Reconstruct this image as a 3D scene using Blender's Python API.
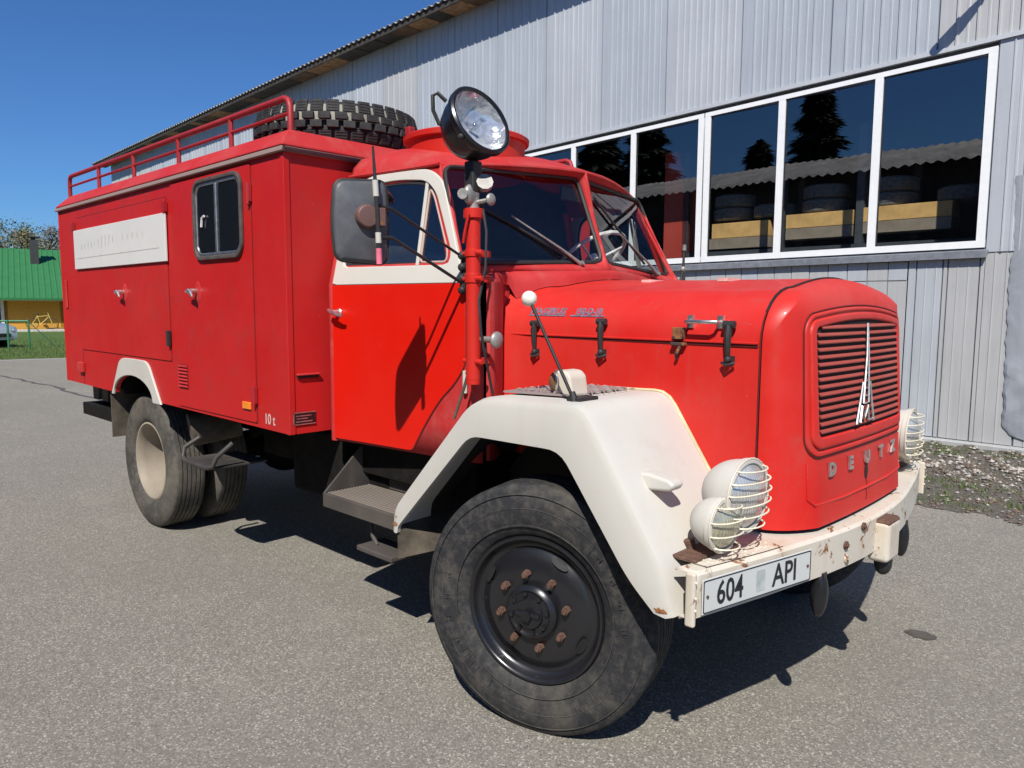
import bpy, bmesh, math, random
from mathutils import Vector, Matrix
random.seed(7)
PI = math.pi
R = math.radians
for o in list(bpy.data.objects):
    bpy.data.objects.remove(o)
C = bpy.context.scene.collection
SC = bpy.context.scene

# ------------------------------------------------------------ camera, sky, sun
CX, CY, CZ, YAW, PITCH, ROLL, FPX = 1.84577, -3.16378, 1.63945, 2.33684, -0.10416, 0.00548, 750.05
fw = Vector((math.cos(YAW)*math.cos(PITCH), math.sin(YAW)*math.cos(PITCH), math.sin(PITCH)))
rt = Vector((math.sin(YAW), -math.cos(YAW), 0))
up = rt.cross(fw)
rt2 = rt*math.cos(ROLL)+up*math.sin(ROLL)
up2 = -rt*math.sin(ROLL)+up*math.cos(ROLL)
cam = bpy.data.cameras.new('camera'); camo = bpy.data.objects.new('camera', cam); C.objects.link(camo)
camo.matrix_world = Matrix(((rt2.x, up2.x, -fw.x, CX), (rt2.y, up2.y, -fw.y, CY), (rt2.z, up2.z, -fw.z, CZ), (0, 0, 0, 1)))
cam.sensor_width = 36; cam.sensor_fit = 'HORIZONTAL'; cam.lens = FPX/1024*36
cam.clip_start = 0.05; cam.clip_end = 3000
SC.camera = camo
SUN = Vector((0.52, -0.76, 1.0)).normalized()
elev = math.asin(SUN.z); azi = math.atan2(SUN.y, SUN.x)
w = bpy.data.worlds.new('World'); SC.world = w; w.use_nodes = True
wn = w.node_tree.nodes; wl = w.node_tree.links
bg = wn['Background']
sky = wn.new('ShaderNodeTexSky'); sky.sky_type = 'NISHITA'; sky.sun_disc = False
sky.sun_elevation = elev; sky.sun_rotation = PI/2-azi
sky.altitude = 100; sky.air_density = 1.0; sky.dust_density = 0.3; sky.ozone_density = 3.5
hs = wn.new('ShaderNodeMix'); hs.data_type = 'RGBA'; hs.blend_type = 'MULTIPLY'; hs.inputs[0].default_value = 1; hs.inputs[7].default_value = (.55, .93, 1.42, 1)
wl.new(sky.outputs[0], hs.inputs[6]); wl.new(hs.outputs[2], bg.inputs['Color'])
bg.inputs['Strength'].default_value = 0.062
sl = bpy.data.lights.new('sun', 'SUN'); sl.energy = 4.9; sl.angle = R(0.53); sl.color = (1.0, 0.95, 0.88)
so = bpy.data.objects.new('sun', sl); C.objects.link(so)
so.rotation_euler = SUN.to_track_quat('Z', 'Y').to_euler()
so.location = SUN*30
SC.view_settings.view_transform = 'Standard'; SC.view_settings.look = 'None'
SC.view_settings.gamma = 1; SC.view_settings.exposure = 0.28
try: SC.view_settings.use_curve_mapping = False
except Exception: pass
SC.render.resolution_x = 1024; SC.render.resolution_y = 768
SC.cycles.max_bounces = 8; SC.cycles.transparent_max_bounces = 12

# ------------------------------------------------------------ materials
MATS = {}
def _new(name):
    m = bpy.data.materials.new(name); m.use_nodes = True
    nt = m.node_tree; b = nt.nodes['Principled BSDF']
    return m, nt, b
def noise(nt, scale, detail=4, rough=.6, coord='Object', stretch=None, dist=0):
    tc = nt.nodes.new('ShaderNodeTexCoord'); n = nt.nodes.new('ShaderNodeTexNoise')
    n.inputs['Scale'].default_value = scale; n.inputs['Detail'].default_value = detail
    n.inputs['Roughness'].default_value = rough; n.inputs['Distortion'].default_value = dist
    if stretch:
        mp = nt.nodes.new('ShaderNodeMapping'); mp.inputs['Scale'].default_value = stretch
        nt.links.new(tc.outputs[coord], mp.inputs[0]); nt.links.new(mp.outputs[0], n.inputs['Vector'])
    else: nt.links.new(tc.outputs[coord], n.inputs['Vector'])
    return n.outputs['Fac']
def ramp(nt, src, stops):
    r = nt.nodes.new('ShaderNodeValToRGB'); e = r.color_ramp.elements
    while len(e) < len(stops): e.new(.5)
    for i, (p, c) in enumerate(stops):
        e[i].position = p
        e[i].color = (c, c, c, 1) if not hasattr(c, '__len__') else (*c, 1)
    nt.links.new(src, r.inputs[0]); return r.outputs['Color']
def mix(nt, fac, a, b, mode='MIX'):
    m = nt.nodes.new('ShaderNodeMix'); m.data_type = 'RGBA'; m.blend_type = mode
    for s, v in ((0, fac), (6, a), (7, b)):
        if isinstance(v, (int, float)): m.inputs[s].default_value = v
        elif isinstance(v, tuple): m.inputs[s].default_value = (*v, 1)
        else: nt.links.new(v, m.inputs[s])
    return m.outputs[2]
def bump(nt, b, src, strength, dist):
    n = nt.nodes.new('ShaderNodeBump'); n.inputs['Strength'].default_value = strength
    n.inputs['Distance'].default_value = dist
    nt.links.new(src, n.inputs['Height']); nt.links.new(n.outputs[0], b.inputs['Normal'])
def paint(name, base, rough=.35, fade=None, fade_amt=.35, dirt=(.16, .12, .09), dirt_lo=.62, rust=0, metal=0, streak=True, coat=.0, bmp=.15, spec=.5):
    if name in MATS: return MATS[name]
    m, nt, b = _new(name)
    fade = fade or tuple(min(1, c*1.25+.03) for c in base)
    col = mix(nt, ramp(nt, noise(nt, 1.3, 6, .65), [(.35, 0.0), (.7, fade_amt)]), base, fade)
    # dust and grime patches
    col = mix(nt, ramp(nt, noise(nt, 5, 8, .7), [(dirt_lo, 0.0), (dirt_lo+.2, .35)]), col, dirt)
    if streak:
        col = mix(nt, ramp(nt, noise(nt, 6, 5, .6, stretch=(3, 3, .25)), [(.55, 0.0), (.8, .22)]), col, dirt)
    # scratches and chips
    col = mix(nt, ramp(nt, noise(nt, 42, 3, .5), [(.73, 0.0), (.76, .45)]), col, tuple(min(1, c*.5+.12) for c in base))
    if rust:
        rn = noise(nt, 9, 9, .72, dist=.6)
        mk = ramp(nt, rn, [(rust, 0.0), (rust+.025, 1.0)])
        rc = ramp(nt, noise(nt, 60, 4), [(.3, (.10, .035, .012)), (.7, (.33, .13, .045))])
        col = mix(nt, mk, col, rc)
    nt.links.new(col, b.inputs['Base Color'])
    rr = ramp(nt, noise(nt, 3, 5), [(.3, rough*.8), (.7, min(1, rough*1.5))])
    nt.links.new(rr, b.inputs['Roughness'])
    b.inputs['Metallic'].default_value = metal
    b.inputs['Specular IOR Level'].default_value = spec
    b.inputs['Coat Weight'].default_value = coat; b.inputs['Coat Roughness'].default_value = .12
    if bmp: bump(nt, b, noise(nt, 2.2, 3, .5), bmp, .02)
    MATS[name] = m; return m
def simple(name, base, rough=.5, metal=0, var=.25, scale=12, bmp=0, bscale=60, spec=.5):
    if name in MATS: return MATS[name]
    m, nt, b = _new(name)
    lo = tuple(c*(1-var) for c in base); hi = tuple(min(1, c*(1+var)) for c in base)
    nt.links.new(ramp(nt, noise(nt, scale, 5, .65), [(.3, lo), (.7, hi)]), b.inputs['Base Color'])
    b.inputs['Roughness'].default_value = rough; b.inputs['Metallic'].default_value = metal
    b.inputs['Specular IOR Level'].default_value = spec
    if bmp: bump(nt, b, noise(nt, bscale, 4), bmp, .005)
    MATS[name] = m; return m
def schlick(nt, f0):
    lw = nt.nodes.new('ShaderNodeLayerWeight'); lw.inputs['Blend'].default_value = .5
    pw = nt.nodes.new('ShaderNodeMath'); pw.operation = 'POWER'; pw.inputs[1].default_value = 4.5; nt.links.new(lw.outputs['Facing'], pw.inputs[0])
    ma = nt.nodes.new('ShaderNodeMath'); ma.operation = 'MULTIPLY_ADD'; ma.inputs[1].default_value = 1-f0; ma.inputs[2].default_value = f0; nt.links.new(pw.outputs[0], ma.inputs[0]); return ma.outputs[0]
def glassmat(name, tint, ior=1.5, rough=0.0):
    m, nt, b = _new(name); nt.nodes.remove(b)
    out = nt.nodes['Material Output']
    fr = schlick(nt, 2*((ior-1)/(ior+1))**2)
    tr = nt.nodes.new('ShaderNodeBsdfTransparent'); tr.inputs[0].default_value = (*tint, 1)
    gl = nt.nodes.new('ShaderNodeBsdfGlossy'); gl.inputs['Roughness'].default_value = rough
    mx = nt.nodes.new('ShaderNodeMixShader')
    nt.links.new(fr, mx.inputs[0]); nt.links.new(tr.outputs[0], mx.inputs[1]); nt.links.new(gl.outputs[0], mx.inputs[2])
    nt.links.new(mx.outputs[0], out.inputs[0]); return m

BODY_RED = paint('body_red', (.47, .010, .010), .45, fade=(.46, .026, .020), fade_amt=.5, dirt=(.20, .04, .035), dirt_lo=.53, bmp=.28, spec=.35, rust=.72)
DOOR_RED = paint('door_red', (.62, .008, .002), .34, fade=(.62, .018, .007), fade_amt=.4, dirt=(.45, .03, .015), streak=False, bmp=.10, coat=.1, spec=.35)
HOOD_RED = paint('hood_red', (.54, .011, .007), .42, fade=(.56, .048, .036), fade_amt=.75, dirt=(.32, .09, .07), dirt_lo=.56, bmp=.20, coat=.05, spec=.35, rust=.725)
FADED_RED = paint('faded_red', (.42, .012, .014), .55, fade=(.46, .060, .055), fade_amt=.75, spec=.3, dirt=(.36, .16, .13), dirt_lo=.52, rust=.70, bmp=.12)
PIPE_RED = paint('pipe_red', (.52, .014, .008), .45, spec=.3, fade=(.52, .05, .035), rust=.68)
RAIL_RED = paint('rail_red', (.30, .010, .014), .45, rust=.7)
WHITE = paint('white_paint', (.53, .515, .465), .45, fade=(.49, .46, .40), fade_amt=.3, dirt=(.42, .36, .27), dirt_lo=.56, rust=.725, bmp=.16)
WHITE_RUST = paint('white_rusty', (.58, .54, .46), .5, fade=(.54, .46, .35), dirt=(.42, .25, .12), dirt_lo=.50, rust=.605, bmp=.2)
SIGN_WHITE = paint('sign_white', (.62, .61, .585), .5, fade=(.56, .55, .53), dirt=(.5, .48, .44), bmp=.02)
GREY_TRIM = paint('grey_trim', (.30, .22, .20), .6, rust=.72)
BLACK = simple('black_paint', (.012, .012, .014), .28, spec=.5)
BLACK_MATT = simple('black_matt', (.012, .012, .012), .7)
UNDER = simple('underbody', (.011, .010, .009), .85, var=.5, scale=8, bmp=.4, bscale=30, spec=.15)
STEP = paint('worn_steel', (.028, .026, .026), .55, fade=(.11, .095, .08), fade_amt=.8, dirt=(.18, .145, .11), dirt_lo=.54, rust=.68, bmp=.3)
MUD = simple('muddy_rubber', (.085, .07, .052), .9, var=.5, scale=9, bmp=.3)
CHROME = simple('chrome', (.62, .62, .62), .18, metal=1, var=.1)
DULL_CHROME = simple('dull_chrome', (.66, .65, .62), .42, metal=1, var=.3, scale=40)
GREY_METAL = simple('grey_metal', (.30, .29, .27), .5, metal=.5, var=.3, scale=25)
RUBBER = simple('black_rubber', (.02, .02, .021), .6, var=.4)
RUST = simple('rust', (.105, .055, .036), .85, var=.45, scale=50, bmp=.5, bscale=90)
REFLECT = simple('reflector', (.80, .80, .80), .05, metal=1, var=.05)
def beam_mat():
    m, nt, b = _new('beam_reflector'); nt.links.new(ramp(nt, noise(nt, 7, 3, .5, dist=2.5), [(.35, (.35, .37, .42)), (.5, (.80, .80, .80)), (.62, (.62, .62, .64))]), b.inputs['Base Color']); b.inputs['Metallic'].default_value = .6; b.inputs['Roughness'].default_value = .16
    bump(nt, b, noise(nt, 9, 3, .5, dist=1.5), .35, .03); return m
BEAM = beam_mat()
ORANGE = simple('orange_lens', (.75, .22, .02), .25)
PINK = simple('pink_tape', (.72, .16, .24), .6)
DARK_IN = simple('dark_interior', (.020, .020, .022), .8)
SEAT = simple('seat_vinyl', (.035, .030, .028), .5)
WHEEL_GREY = simple('steering_grey', (.70, .69, .66), .3)
GLASS = glassmat('clear_glass', (.93, .96, .95), 1.52)
LENS = glassmat('lens_glass', (.92, .94, .95), 1.5)
def pane_glass():
    m, nt, b = _new('building_glass'); nt.nodes.remove(b); out = nt.nodes['Material Output']
    fr = schlick(nt, .20)
    tr = nt.nodes.new('ShaderNodeBsdfTransparent'); tr.inputs[0].default_value = (.93, .95, .94, 1)
    gl = nt.nodes.new('ShaderNodeBsdfGlossy'); gl.inputs['Roughness'].default_value = 0
    bp = nt.nodes.new('ShaderNodeBump'); bp.inputs['Strength'].default_value = .03; bp.inputs['Distance'].default_value = .05
    nt.links.new(noise(nt, .9, 2, .5), bp.inputs['Height']); nt.links.new(bp.outputs[0], gl.inputs['Normal'])
    mx = nt.nodes.new('ShaderNodeMixShader'); nt.links.new(fr, mx.inputs[0]); nt.links.new(tr.outputs[0], mx.inputs[1]); nt.links.new(gl.outputs[0], mx.inputs[2])
    nt.links.new(mx.outputs[0], out.inputs[0]); return m
PANE = pane_glass()
def tyre_mat(name, dark, dust, lo=.42, amt=.8):
    m, nt, b = _new(name)
    n1 = noise(nt, 3.2, 8, .7); n2 = noise(nt, 28, 5, .7)
    c = mix(nt, ramp(nt, n1, [(lo, 0.0), (lo+.28, amt)]), dark, dust)
    c = mix(nt, ramp(nt, n2, [(.45, 0.0), (.75, .5)]), c, dust)
    nt.links.new(c, b.inputs['Base Color']); b.inputs['Roughness'].default_value = .78
    b.inputs['Specular IOR Level'].default_value = .3
    bump(nt, b, n2, .35, .004); return m
TYRE = tyre_mat('dusty_tyre', (.022, .023, .026), (.125, .112, .092), .50, .75)
TYRE_REAR = tyre_mat('muddy_tyre', (.045, .043, .040), (.165, .148, .12), .40, .8)
TYRE_SPARE = tyre_mat('chunky_tyre', (.020, .020, .022), (.085, .085, .08), .5, .5)
SPARE_GROOVE = simple('groove_grey', (.28, .27, .22), .9)
RIM_CREAM = paint('rim_cream', (.34, .30, .235), .65, fade=(.22, .185, .14), fade_amt=.9, dirt=(.22, .17, .12), dirt_lo=.42, rust=.72)
RIM_BLACK = paint('rim_black', (.010, .010, .012), .25, fade=(.02, .02, .024), dirt=(.05, .04, .035), dirt_lo=.6, streak=False, rust=.74, coat=.3)

# ------------------------------------------------------------ mesh helpers
def tag(o, label=None, cat=None, group=None, kind=None):
    if label: o['label'] = label
    if cat: o['category'] = cat
    if group: o['group'] = group
    if kind: o['kind'] = kind
    return o
def empty(name, loc=(0, 0, 0), rz=0):
    o = bpy.data.objects.new(name, None); o.location = loc; o.rotation_euler = (0, 0, rz)
    o.empty_display_size = .2; C.objects.link(o); return o
class MB:
    def __init__(s): s.v = []; s.f = []; s.m = []
    def add(s, vs, fs, mi=0):
        k = len(s.v); s.v += [tuple(v) for v in vs]; s.f += [tuple(i+k for i in f) for f in fs]; s.m += [mi]*len(fs); return s
    def box(s, lo, hi, M=None, mi=0):
        x0, y0, z0 = lo; x1, y1, z1 = hi
        vs = [Vector(p) for p in ((x0, y0, z0), (x1, y0, z0), (x1, y1, z0), (x0, y1, z0), (x0, y0, z1), (x1, y0, z1), (x1, y1, z1), (x0, y1, z1))]
        if M: vs = [M @ v for v in vs]
        return s.add(vs, [(0, 3, 2, 1), (4, 5, 6, 7), (0, 1, 5, 4), (1, 2, 6, 5), (2, 3, 7, 6), (3, 0, 4, 7)], mi)
    def cbox(s, c, d, M=None, mi=0):
        lo = tuple(-x/2 for x in d); hi = tuple(x/2 for x in d)
        T = Matrix.Translation(c)
        if M: T = T @ M
        return s.box(lo, hi, T, mi)
    def tube(s, path, r, n=10, closed=False, mi=0, caps=True):
        P = [Vector(p) for p in path]; N = len(P); vs = []; fs = []
        rs = r if hasattr(r, '__len__') else [r]*N
        t0 = (P[1]-P[0]).normalized(); a = Vector((0, 0, 1)) if abs(t0.z) < .9 else Vector((1, 0, 0))
        u = t0.cross(a).normalized()
        for i in range(N):
            if closed: t = (P[(i+1) % N]-P[i-1]).normalized()
            else: t = (P[min(i+1, N-1)]-P[max(i-1, 0)]).normalized()
            u = (u-t*u.dot(t)).normalized(); v = t.cross(u)
            for k in range(n):
                an = 2*PI*k/n; vs.append(P[i]+(u*math.cos(an)+v*math.sin(an))*rs[i])
        M = N if closed else N-1
        for i in range(M):
            for k in range(n):
                a0 = i*n+k; a1 = i*n+(k+1) % n; b0 = ((i+1) % N)*n+k; b1 = ((i+1) % N)*n+(k+1) % n
                fs.append((a0, a1, b1, b0))
        if not closed and caps:
            fs.append(tuple(range(n-1, -1, -1))); fs.append(tuple((N-1)*n+k for k in range(n)))
        return s.add(vs, fs, mi)
    def cyl(s, p0, p1, r0, r1=None, n=16, mi=0):
        return s.tube([p0, p1], [r0, r0 if r1 is None else r1], n, mi=mi)
    def lathe(s, prof, M, n=48, mi=0, mfun=None):
        # profile of (radius, height); axis is local z of M
        vs = []; fs = []; ms = []
        k = len(prof)
        for j in range(n):
            an = 2*PI*j/n
            for r, h in prof: vs.append(M @ Vector((r*math.cos(an), r*math.sin(an), h)))
        for j in range(n):
            for i in range(k-1):
                a = j*k+i; b = ((j+1) % n)*k+i
                fs.append((a, b, b+1, a+1)); ms.append(mfun(i, j) if mfun else mi)
        kk = len(s.v); s.v += [tuple(v) for v in vs]; s.f += [tuple(i+kk for i in f) for f in fs]; s.m += ms
        return s
    def prism(s, pts, fun, mi=0):
        # pts 2D polygon (ccw); fun(p, side) -> 3D
        n = len(pts)
        vs = [fun(p, 0) for p in pts]+[fun(p, 1) for p in pts]
        fs = [tuple(range(n-1, -1, -1)), tuple(range(n, 2*n))]+[(i, (i+1) % n, n+(i+1) % n, n+i) for i in range(n)]
        return s.add(vs, fs, mi)
    def ring(s, outer, inner, fun, mi=0):
        # two loops with the same count -> frame with thickness
        n = len(outer)
        vs = [fun(p, 0) for p in outer]+[fun(p, 0) for p in inner]+[fun(p, 1) for p in outer]+[fun(p, 1) for p in inner]
        fs = []
        for i in range(n):
            j = (i+1) % n
            fs += [(i, n+i, n+j, j), (2*n+i, 2*n+j, 3*n+j, 3*n+i), (i, j, 2*n+j, 2*n+i), (n+i, 3*n+i, 3*n+j, n+j)]
        return s.add(vs, fs, mi)
    def grid(s, fun, nu, nv, mi=0, skip=None, close_u=False):
        vs = [fun(i/nu, j/nv) for i in range(nu+1) for j in range(nv+1)]
        fs = []
        for i in range(nu):
            for j in range(nv):
                if skip and skip(i, j): continue
                a = i*(nv+1)+j; fs.append((a, a+nv+1, a+nv+2, a+1))
        return s.add(vs, fs, mi)
    def ball(s, c, r, n=16, m=10, mi=0, sc=(1, 1, 1)):
        c = Vector(c); vs = []; fs = []
        for i in range(m+1):
            th = PI*i/m
            for j in range(n):
                ph = 2*PI*j/n
                vs.append(c+Vector((r*sc[0]*math.sin(th)*math.cos(ph), r*sc[1]*math.sin(th)*math.sin(ph), r*sc[2]*math.cos(th))))
        for i in range(m):
            for j in range(n): fs.append((i*n+j, (i+1)*n+j, (i+1)*n+(j+1) % n, i*n+(j+1) % n))
        return s.add(vs, fs, mi)
    def build(s, name, mat, parent=None, bevel=0, ang=38, solid=0, segs=2, smooth=True, recalc=True, loc=None, subsurf=0):
        me = bpy.data.meshes.new(name)
        me.from_pydata([tuple(v) for v in s.v], [], s.f)
        mats = mat if isinstance(mat, (list, tuple)) else [mat]
        for m in mats: me.materials.append(m)
        me.polygons.foreach_set('material_index', [min(i, len(mats)-1) for i in s.m])
        if recalc:
            bm = bmesh.new(); bm.from_mesh(me)
            bmesh.ops.remove_doubles(bm, verts=bm.verts, dist=1e-5)
            bmesh.ops.recalc_face_normals(bm, faces=bm.faces)
            bm.to_mesh(me); bm.free()
        me.polygons.foreach_set('use_smooth', [smooth]*len(me.polygons))
        if smooth and not bevel:
            try: me.set_sharp_from_angle(angle=R(ang))
            except Exception: pass
        me.update()
        o = bpy.data.objects.new(name, me); C.objects.link(o)
        if parent: o.parent = parent
        if loc: o.location = loc
        if subsurf:
            md = o.modifiers.new('s', 'SUBSURF'); md.levels = md.render_levels = subsurf
        if solid:
            md = o.modifiers.new('t', 'SOLIDIFY'); md.thickness = solid; md.offset = -1
        if bevel:
            md = o.modifiers.new('b', 'BEVEL'); md.width = bevel; md.segments = segs; md.limit_method = 'ANGLE'; md.angle_limit = R(30)
            wn_ = o.modifiers.new('w', 'WEIGHTED_NORMAL'); wn_.keep_sharp = False; wn_.weight = 80
        return o
def lerp(a, b, t): return a+(b-a)*t
def interp(tab, x):
    if x <= tab[0][0]: return tab[0][1]
    for (a, b), (c, d) in zip(tab, tab[1:]):
        if x <= c: return b+(d-b)*(x-a)/(c-a)
    return tab[-1][1]
def axisM(p, d, upv=(0, 0, 1)):
    z = Vector(d).normalized(); u = Vector(upv)
    if abs(z.dot(u)) > .99: u = Vector((0, 1, 0))
    x = u.cross(z).normalized(); y = z.cross(x)
    return Matrix(((x.x, y.x, z.x, p[0]), (x.y, y.y, z.y, p[1]), (x.z, y.z, z.z, p[2]), (0, 0, 0, 1)))
def rrect(x0, x1, y0, y1, r, n=5, rr=None):
    rr = rr or (r, r, r, r); out = []
    for cx, cy, a0, q in ((x1-rr[0], y1-rr[0], 0, rr[0]), (x0+rr[1], y1-rr[1], 90, rr[1]), (x0+rr[2], y0+rr[2], 180, rr[2]), (x1-rr[3], y0+rr[3], 270, rr[3])):
        for k in range(n+1):
            a = R(a0+90*k/n); out.append((cx+q*math.cos(a), cy+q*math.sin(a)))
    return out
def roundpoly(pts, rads, n=4):
    out = []; N = len(pts)
    for i, p in enumerate(pts):
        r = rads[i] if hasattr(rads, '__len__') else rads
        a = Vector(pts[i-1]); b = Vector(p); c = Vector(pts[(i+1) % N])
        if r <= 0: out.append(tuple(b)); continue
        u = (a-b); v = (c-b); q = min(r, u.length*.45, v.length*.45)
        p0 = b+u.normalized()*q; p1 = b+v.normalized()*q
        for k in range(n+1):
            t = k/n; out.append(tuple(p0*(1-t)**2+b*2*t*(1-t)+p1*t*t))
    return out
def text_mesh(mb, txt, size, M, ext=.002, mi=0, bold=0, align='CENTER', sx=1.0):
    cu = bpy.data.curves.new('t', 'FONT'); cu.body = txt; cu.size = size; cu.extrude = ext; cu.offset = bold
    cu.align_x = align; cu.align_y = 'CENTER'; cu.resolution_u = 3
    o = bpy.data.objects.new('t', cu); C.objects.link(o)
    dg = bpy.context.evaluated_depsgraph_get(); dg.update()
    me = o.evaluated_get(dg).to_mesh()
    vs = [M @ Vector((v.co.x*sx, v.co.y, v.co.z)) for v in me.vertices]; fs = [tuple(p.vertices) for p in me.polygons]
    o.evaluated_get(dg).to_mesh_clear()
    mb.add(vs, fs, mi)
    bpy.data.objects.remove(o); bpy.data.curves.remove(cu)
SIDE = lambda yo, yi: (lambda p, s: (p[0], yo if s else yi, p[1]))   # (x,z) polygon pushed between two y planes

# ============================================================ ground
def asphalt():
    m, nt, b = _new('asphalt')
    def cells(scale):
        tc = nt.nodes.new('ShaderNodeTexCoord'); v = nt.nodes.new('ShaderNodeTexVoronoi'); v.inputs['Scale'].default_value = scale
        nt.links.new(tc.outputs['Object'], v.inputs['Vector']); sp = nt.nodes.new('ShaderNodeSeparateColor'); nt.links.new(v.outputs['Color'], sp.inputs[0]); return sp.outputs[0], v.outputs['Distance']
    ca, da = cells(150); cb, db = cells(290)
    big = noise(nt, .45, 5, .6); pat = noise(nt, 2.3, 7, .72, dist=.4); blot = noise(nt, 1.1, 3, .5, dist=1.2)
    c = ramp(nt, ca, [(.0, (.050, .046, .038)), (.22, (.140, .130, .110)), (.62, (.215, .200, .170)), (.86, (.31, .290, .245)), (.97, (.62, .59, .52))])
    c2 = ramp(nt, cb, [(.0, (.07, .065, .055)), (.5, (.195, .182, .155)), (1.0, (.40, .375, .325))])
    c = mix(nt, .35, c, c2); c = mix(nt, .22, c, (.235, .222, .195))
    c = mix(nt, ramp(nt, big, [(.35, .35), (.65, 0.0)]), c, (.165, .158, .140))
    c = mix(nt, ramp(nt, pat, [(.54, 0.0), (.72, .32)]), c, (.31, .285, .235))
    c = mix(nt, ramp(nt, pat, [(.28, .40), (.40, 0.0)]), c, (.12, .115, .10))
    c = mix(nt, ramp(nt, blot, [(.24, .45), (.31, 0.0)]), c, (.10, .096, .085))
    c = mix(nt, ramp(nt, noise(nt, 1.0, 5, .6, stretch=(.22, 2.4, 1)), [(.55, 0.0), (.75, .22)]), c, (.13, .125, .11))
    nt.links.new(c, b.inputs['Base Color']); b.inputs['Roughness'].default_value = .95; b.inputs['Specular IOR Level'].default_value = .12
    bump(nt, b, ca, .18, .002); return m
ASPH = asphalt()
g = MB(); g.add([(-500, -500, 0), (500, -500, 0), (500, 500, 0), (-500, 500, 0)], [(0, 1, 2, 3)])
tag(g.build('ground', ASPH), kind='structure')
# tar crack, oil blot
def crack_path(pts, w, seed):
    rnd = random.Random(seed); P = []
    for (a, b) in zip(pts, pts[1:]):
        for k in range(14):
            t = k/14; P.append(Vector((lerp(a[0], b[0], t)+rnd.uniform(-1, 1)*w*1.2, lerp(a[1], b[1], t)+rnd.uniform(-1, 1)*w*1.2, .004)))
    m = MB(); vs = []
    for i, p in enumerate(P):
        d = (P[min(i+1, len(P)-1)]-P[max(i-1, 0)]).normalized(); nrm = Vector((-d.y, d.x, 0)); ww = w*rnd.uniform(.5, 1.2)
        vs += [p+nrm*ww, p-nrm*ww]
    m.add(vs, [(2*i, 2*i+1, 2*i+3, 2*i+2) for i in range(len(P)-1)]); return m
CRACK = simple('crack_tar', (.075, .072, .070), .8)
tag(crack_path([(-19.6, .9), (-15.2, 1.15), (-11.2, 1.07), (-8.6, 1.5), (-6, 1.4)], .045, 3).build('asphalt_crack', CRACK), kind='structure')
mb = MB(); rr = random.Random(5)
pts = [(.817+.075*math.cos(a*PI/9)*rr.uniform(.8, 1.1), .881+.055*math.sin(a*PI/9)*rr.uniform(.8, 1.1), .004) for a in range(18)]
mb.add(pts, [tuple(range(18))])
tag(mb.build('oil_stain', simple('oil', (.075, .068, .058), .8)), kind='structure')

# wall frame: s along the wall, z up, o outwards (towards the yard)
WA = R(-2.6); EX = Vector((math.cos(WA), math.sin(WA), 0)); EN = Vector((-math.sin(WA), math.cos(WA), 0)); K = 6.17
def W(s, z, o=0): return EX*s+EN*(K-o)+Vector((0, 0, z))
def wbox(mb, s0, s1, z0, z1, o0, o1, mi=0):
    vs = [W(s, z, o) for s, o, z in ((s0, o0, z0), (s1, o0, z0), (s1, o1, z0), (s0, o1, z0), (s0, o0, z1), (s1, o0, z1), (s1, o1, z1), (s0, o1, z1))]
    return mb.add(vs, [(0, 3, 2, 1), (4, 5, 6, 7), (0, 1, 5, 4), (1, 2, 6, 5), (2, 3, 7, 6), (3, 0, 4, 7)], mi)

# gravel strip at the foot of the wall
def gravel_mat():
    m, nt, b = _new('gravel')
    f = noise(nt, 38, 6, .8); g_ = noise(nt, 1.6, 5, .7)
    c = ramp(nt, f, [(.28, (.03, .026, .022)), (.47, (.11, .095, .08)), (.6, (.22, .195, .165)), (.75, (.48, .45, .40))])
    c = mix(nt, ramp(nt, g_, [(.52, 0.0), (.66, .55)]), c, (.060, .085, .022))
    nt.links.new(c, b.inputs['Base Color']); b.inputs['Roughness'].default_value = .95
    bump(nt, b, f, 1, .03); return m
GRAV = gravel_mat()
def gedge(x): return 3.50+.17*(x+.06)+.07*math.sin(x*5.1)+.05*math.sin(x*13+1)+.03*math.sin(x*31)
mb = MB()
def gz(x, y):
    t = max(0, min(1, (y-gedge(x))/2.6)); return .004+.05*min(1, t*4)*(.5+.5*math.sin(x*2.1+y*3.3))*.6+.02*math.sin(x*17+y*11)*min(1, t*5)+.10*t*t
def gf(u, v):
    x = lerp(-7, 5, u); y0 = gedge(x); y1 = 6.6; y = lerp(y0, y1, v); return (x, y, max(.004, gz(x, y)))
mb.grid(gf, 160, 40)
tag(mb.build('gravel_verge', GRAV, ang=180), kind='structure')
# loose stones (nobody could count them)
mb = MB(); rnd = random.Random(11)
STONES = [simple('stone_pale', (.36, .335, .295), .9, var=.4, scale=30), simple('stone_grey', (.22, .20, .18), .9, var=.5, scale=30), simple('stone_brown', (.13, .095, .07), .9, var=.5, scale=30)]
for i in range(5200):
    x = rnd.uniform(-2.2, 3.2); y0 = gedge(x); v = rnd.random()
    y = lerp(y0-.05, 6.2, v) if rnd.random() < .8 else rnd.gauss(5.2, .35)
    if y > 6.15 or y < y0-.12: continue
    r = rnd.choice((.008, .012, .016, .022)) * rnd.uniform(.7, 1.4)*(1.25 if y > 4.8 else 1)
    z = max(.004, gz(x, y)); c = Vector((x, y, z+r*.25))
    vs = [c+Vector((rnd.uniform(.6, 1.2)*dx, rnd.uniform(.6, 1.2)*dy, rnd.uniform(.4, .9)*dz))*r for dx, dy, dz in ((1, 0, 0), (-1, 0, 0), (0, 1, 0), (0, -1, 0), (0, 0, 1), (0, 0, -1))]
    mb.add(vs, [(0, 2, 4), (2, 1, 4), (1, 3, 4), (3, 0, 4), (2, 0, 5), (1, 2, 5), (3, 1, 5), (0, 3, 5)], (0 if rnd.random() < (.42 if y > 4.9 else .12) else rnd.choice((1, 2, 2))))
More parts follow.
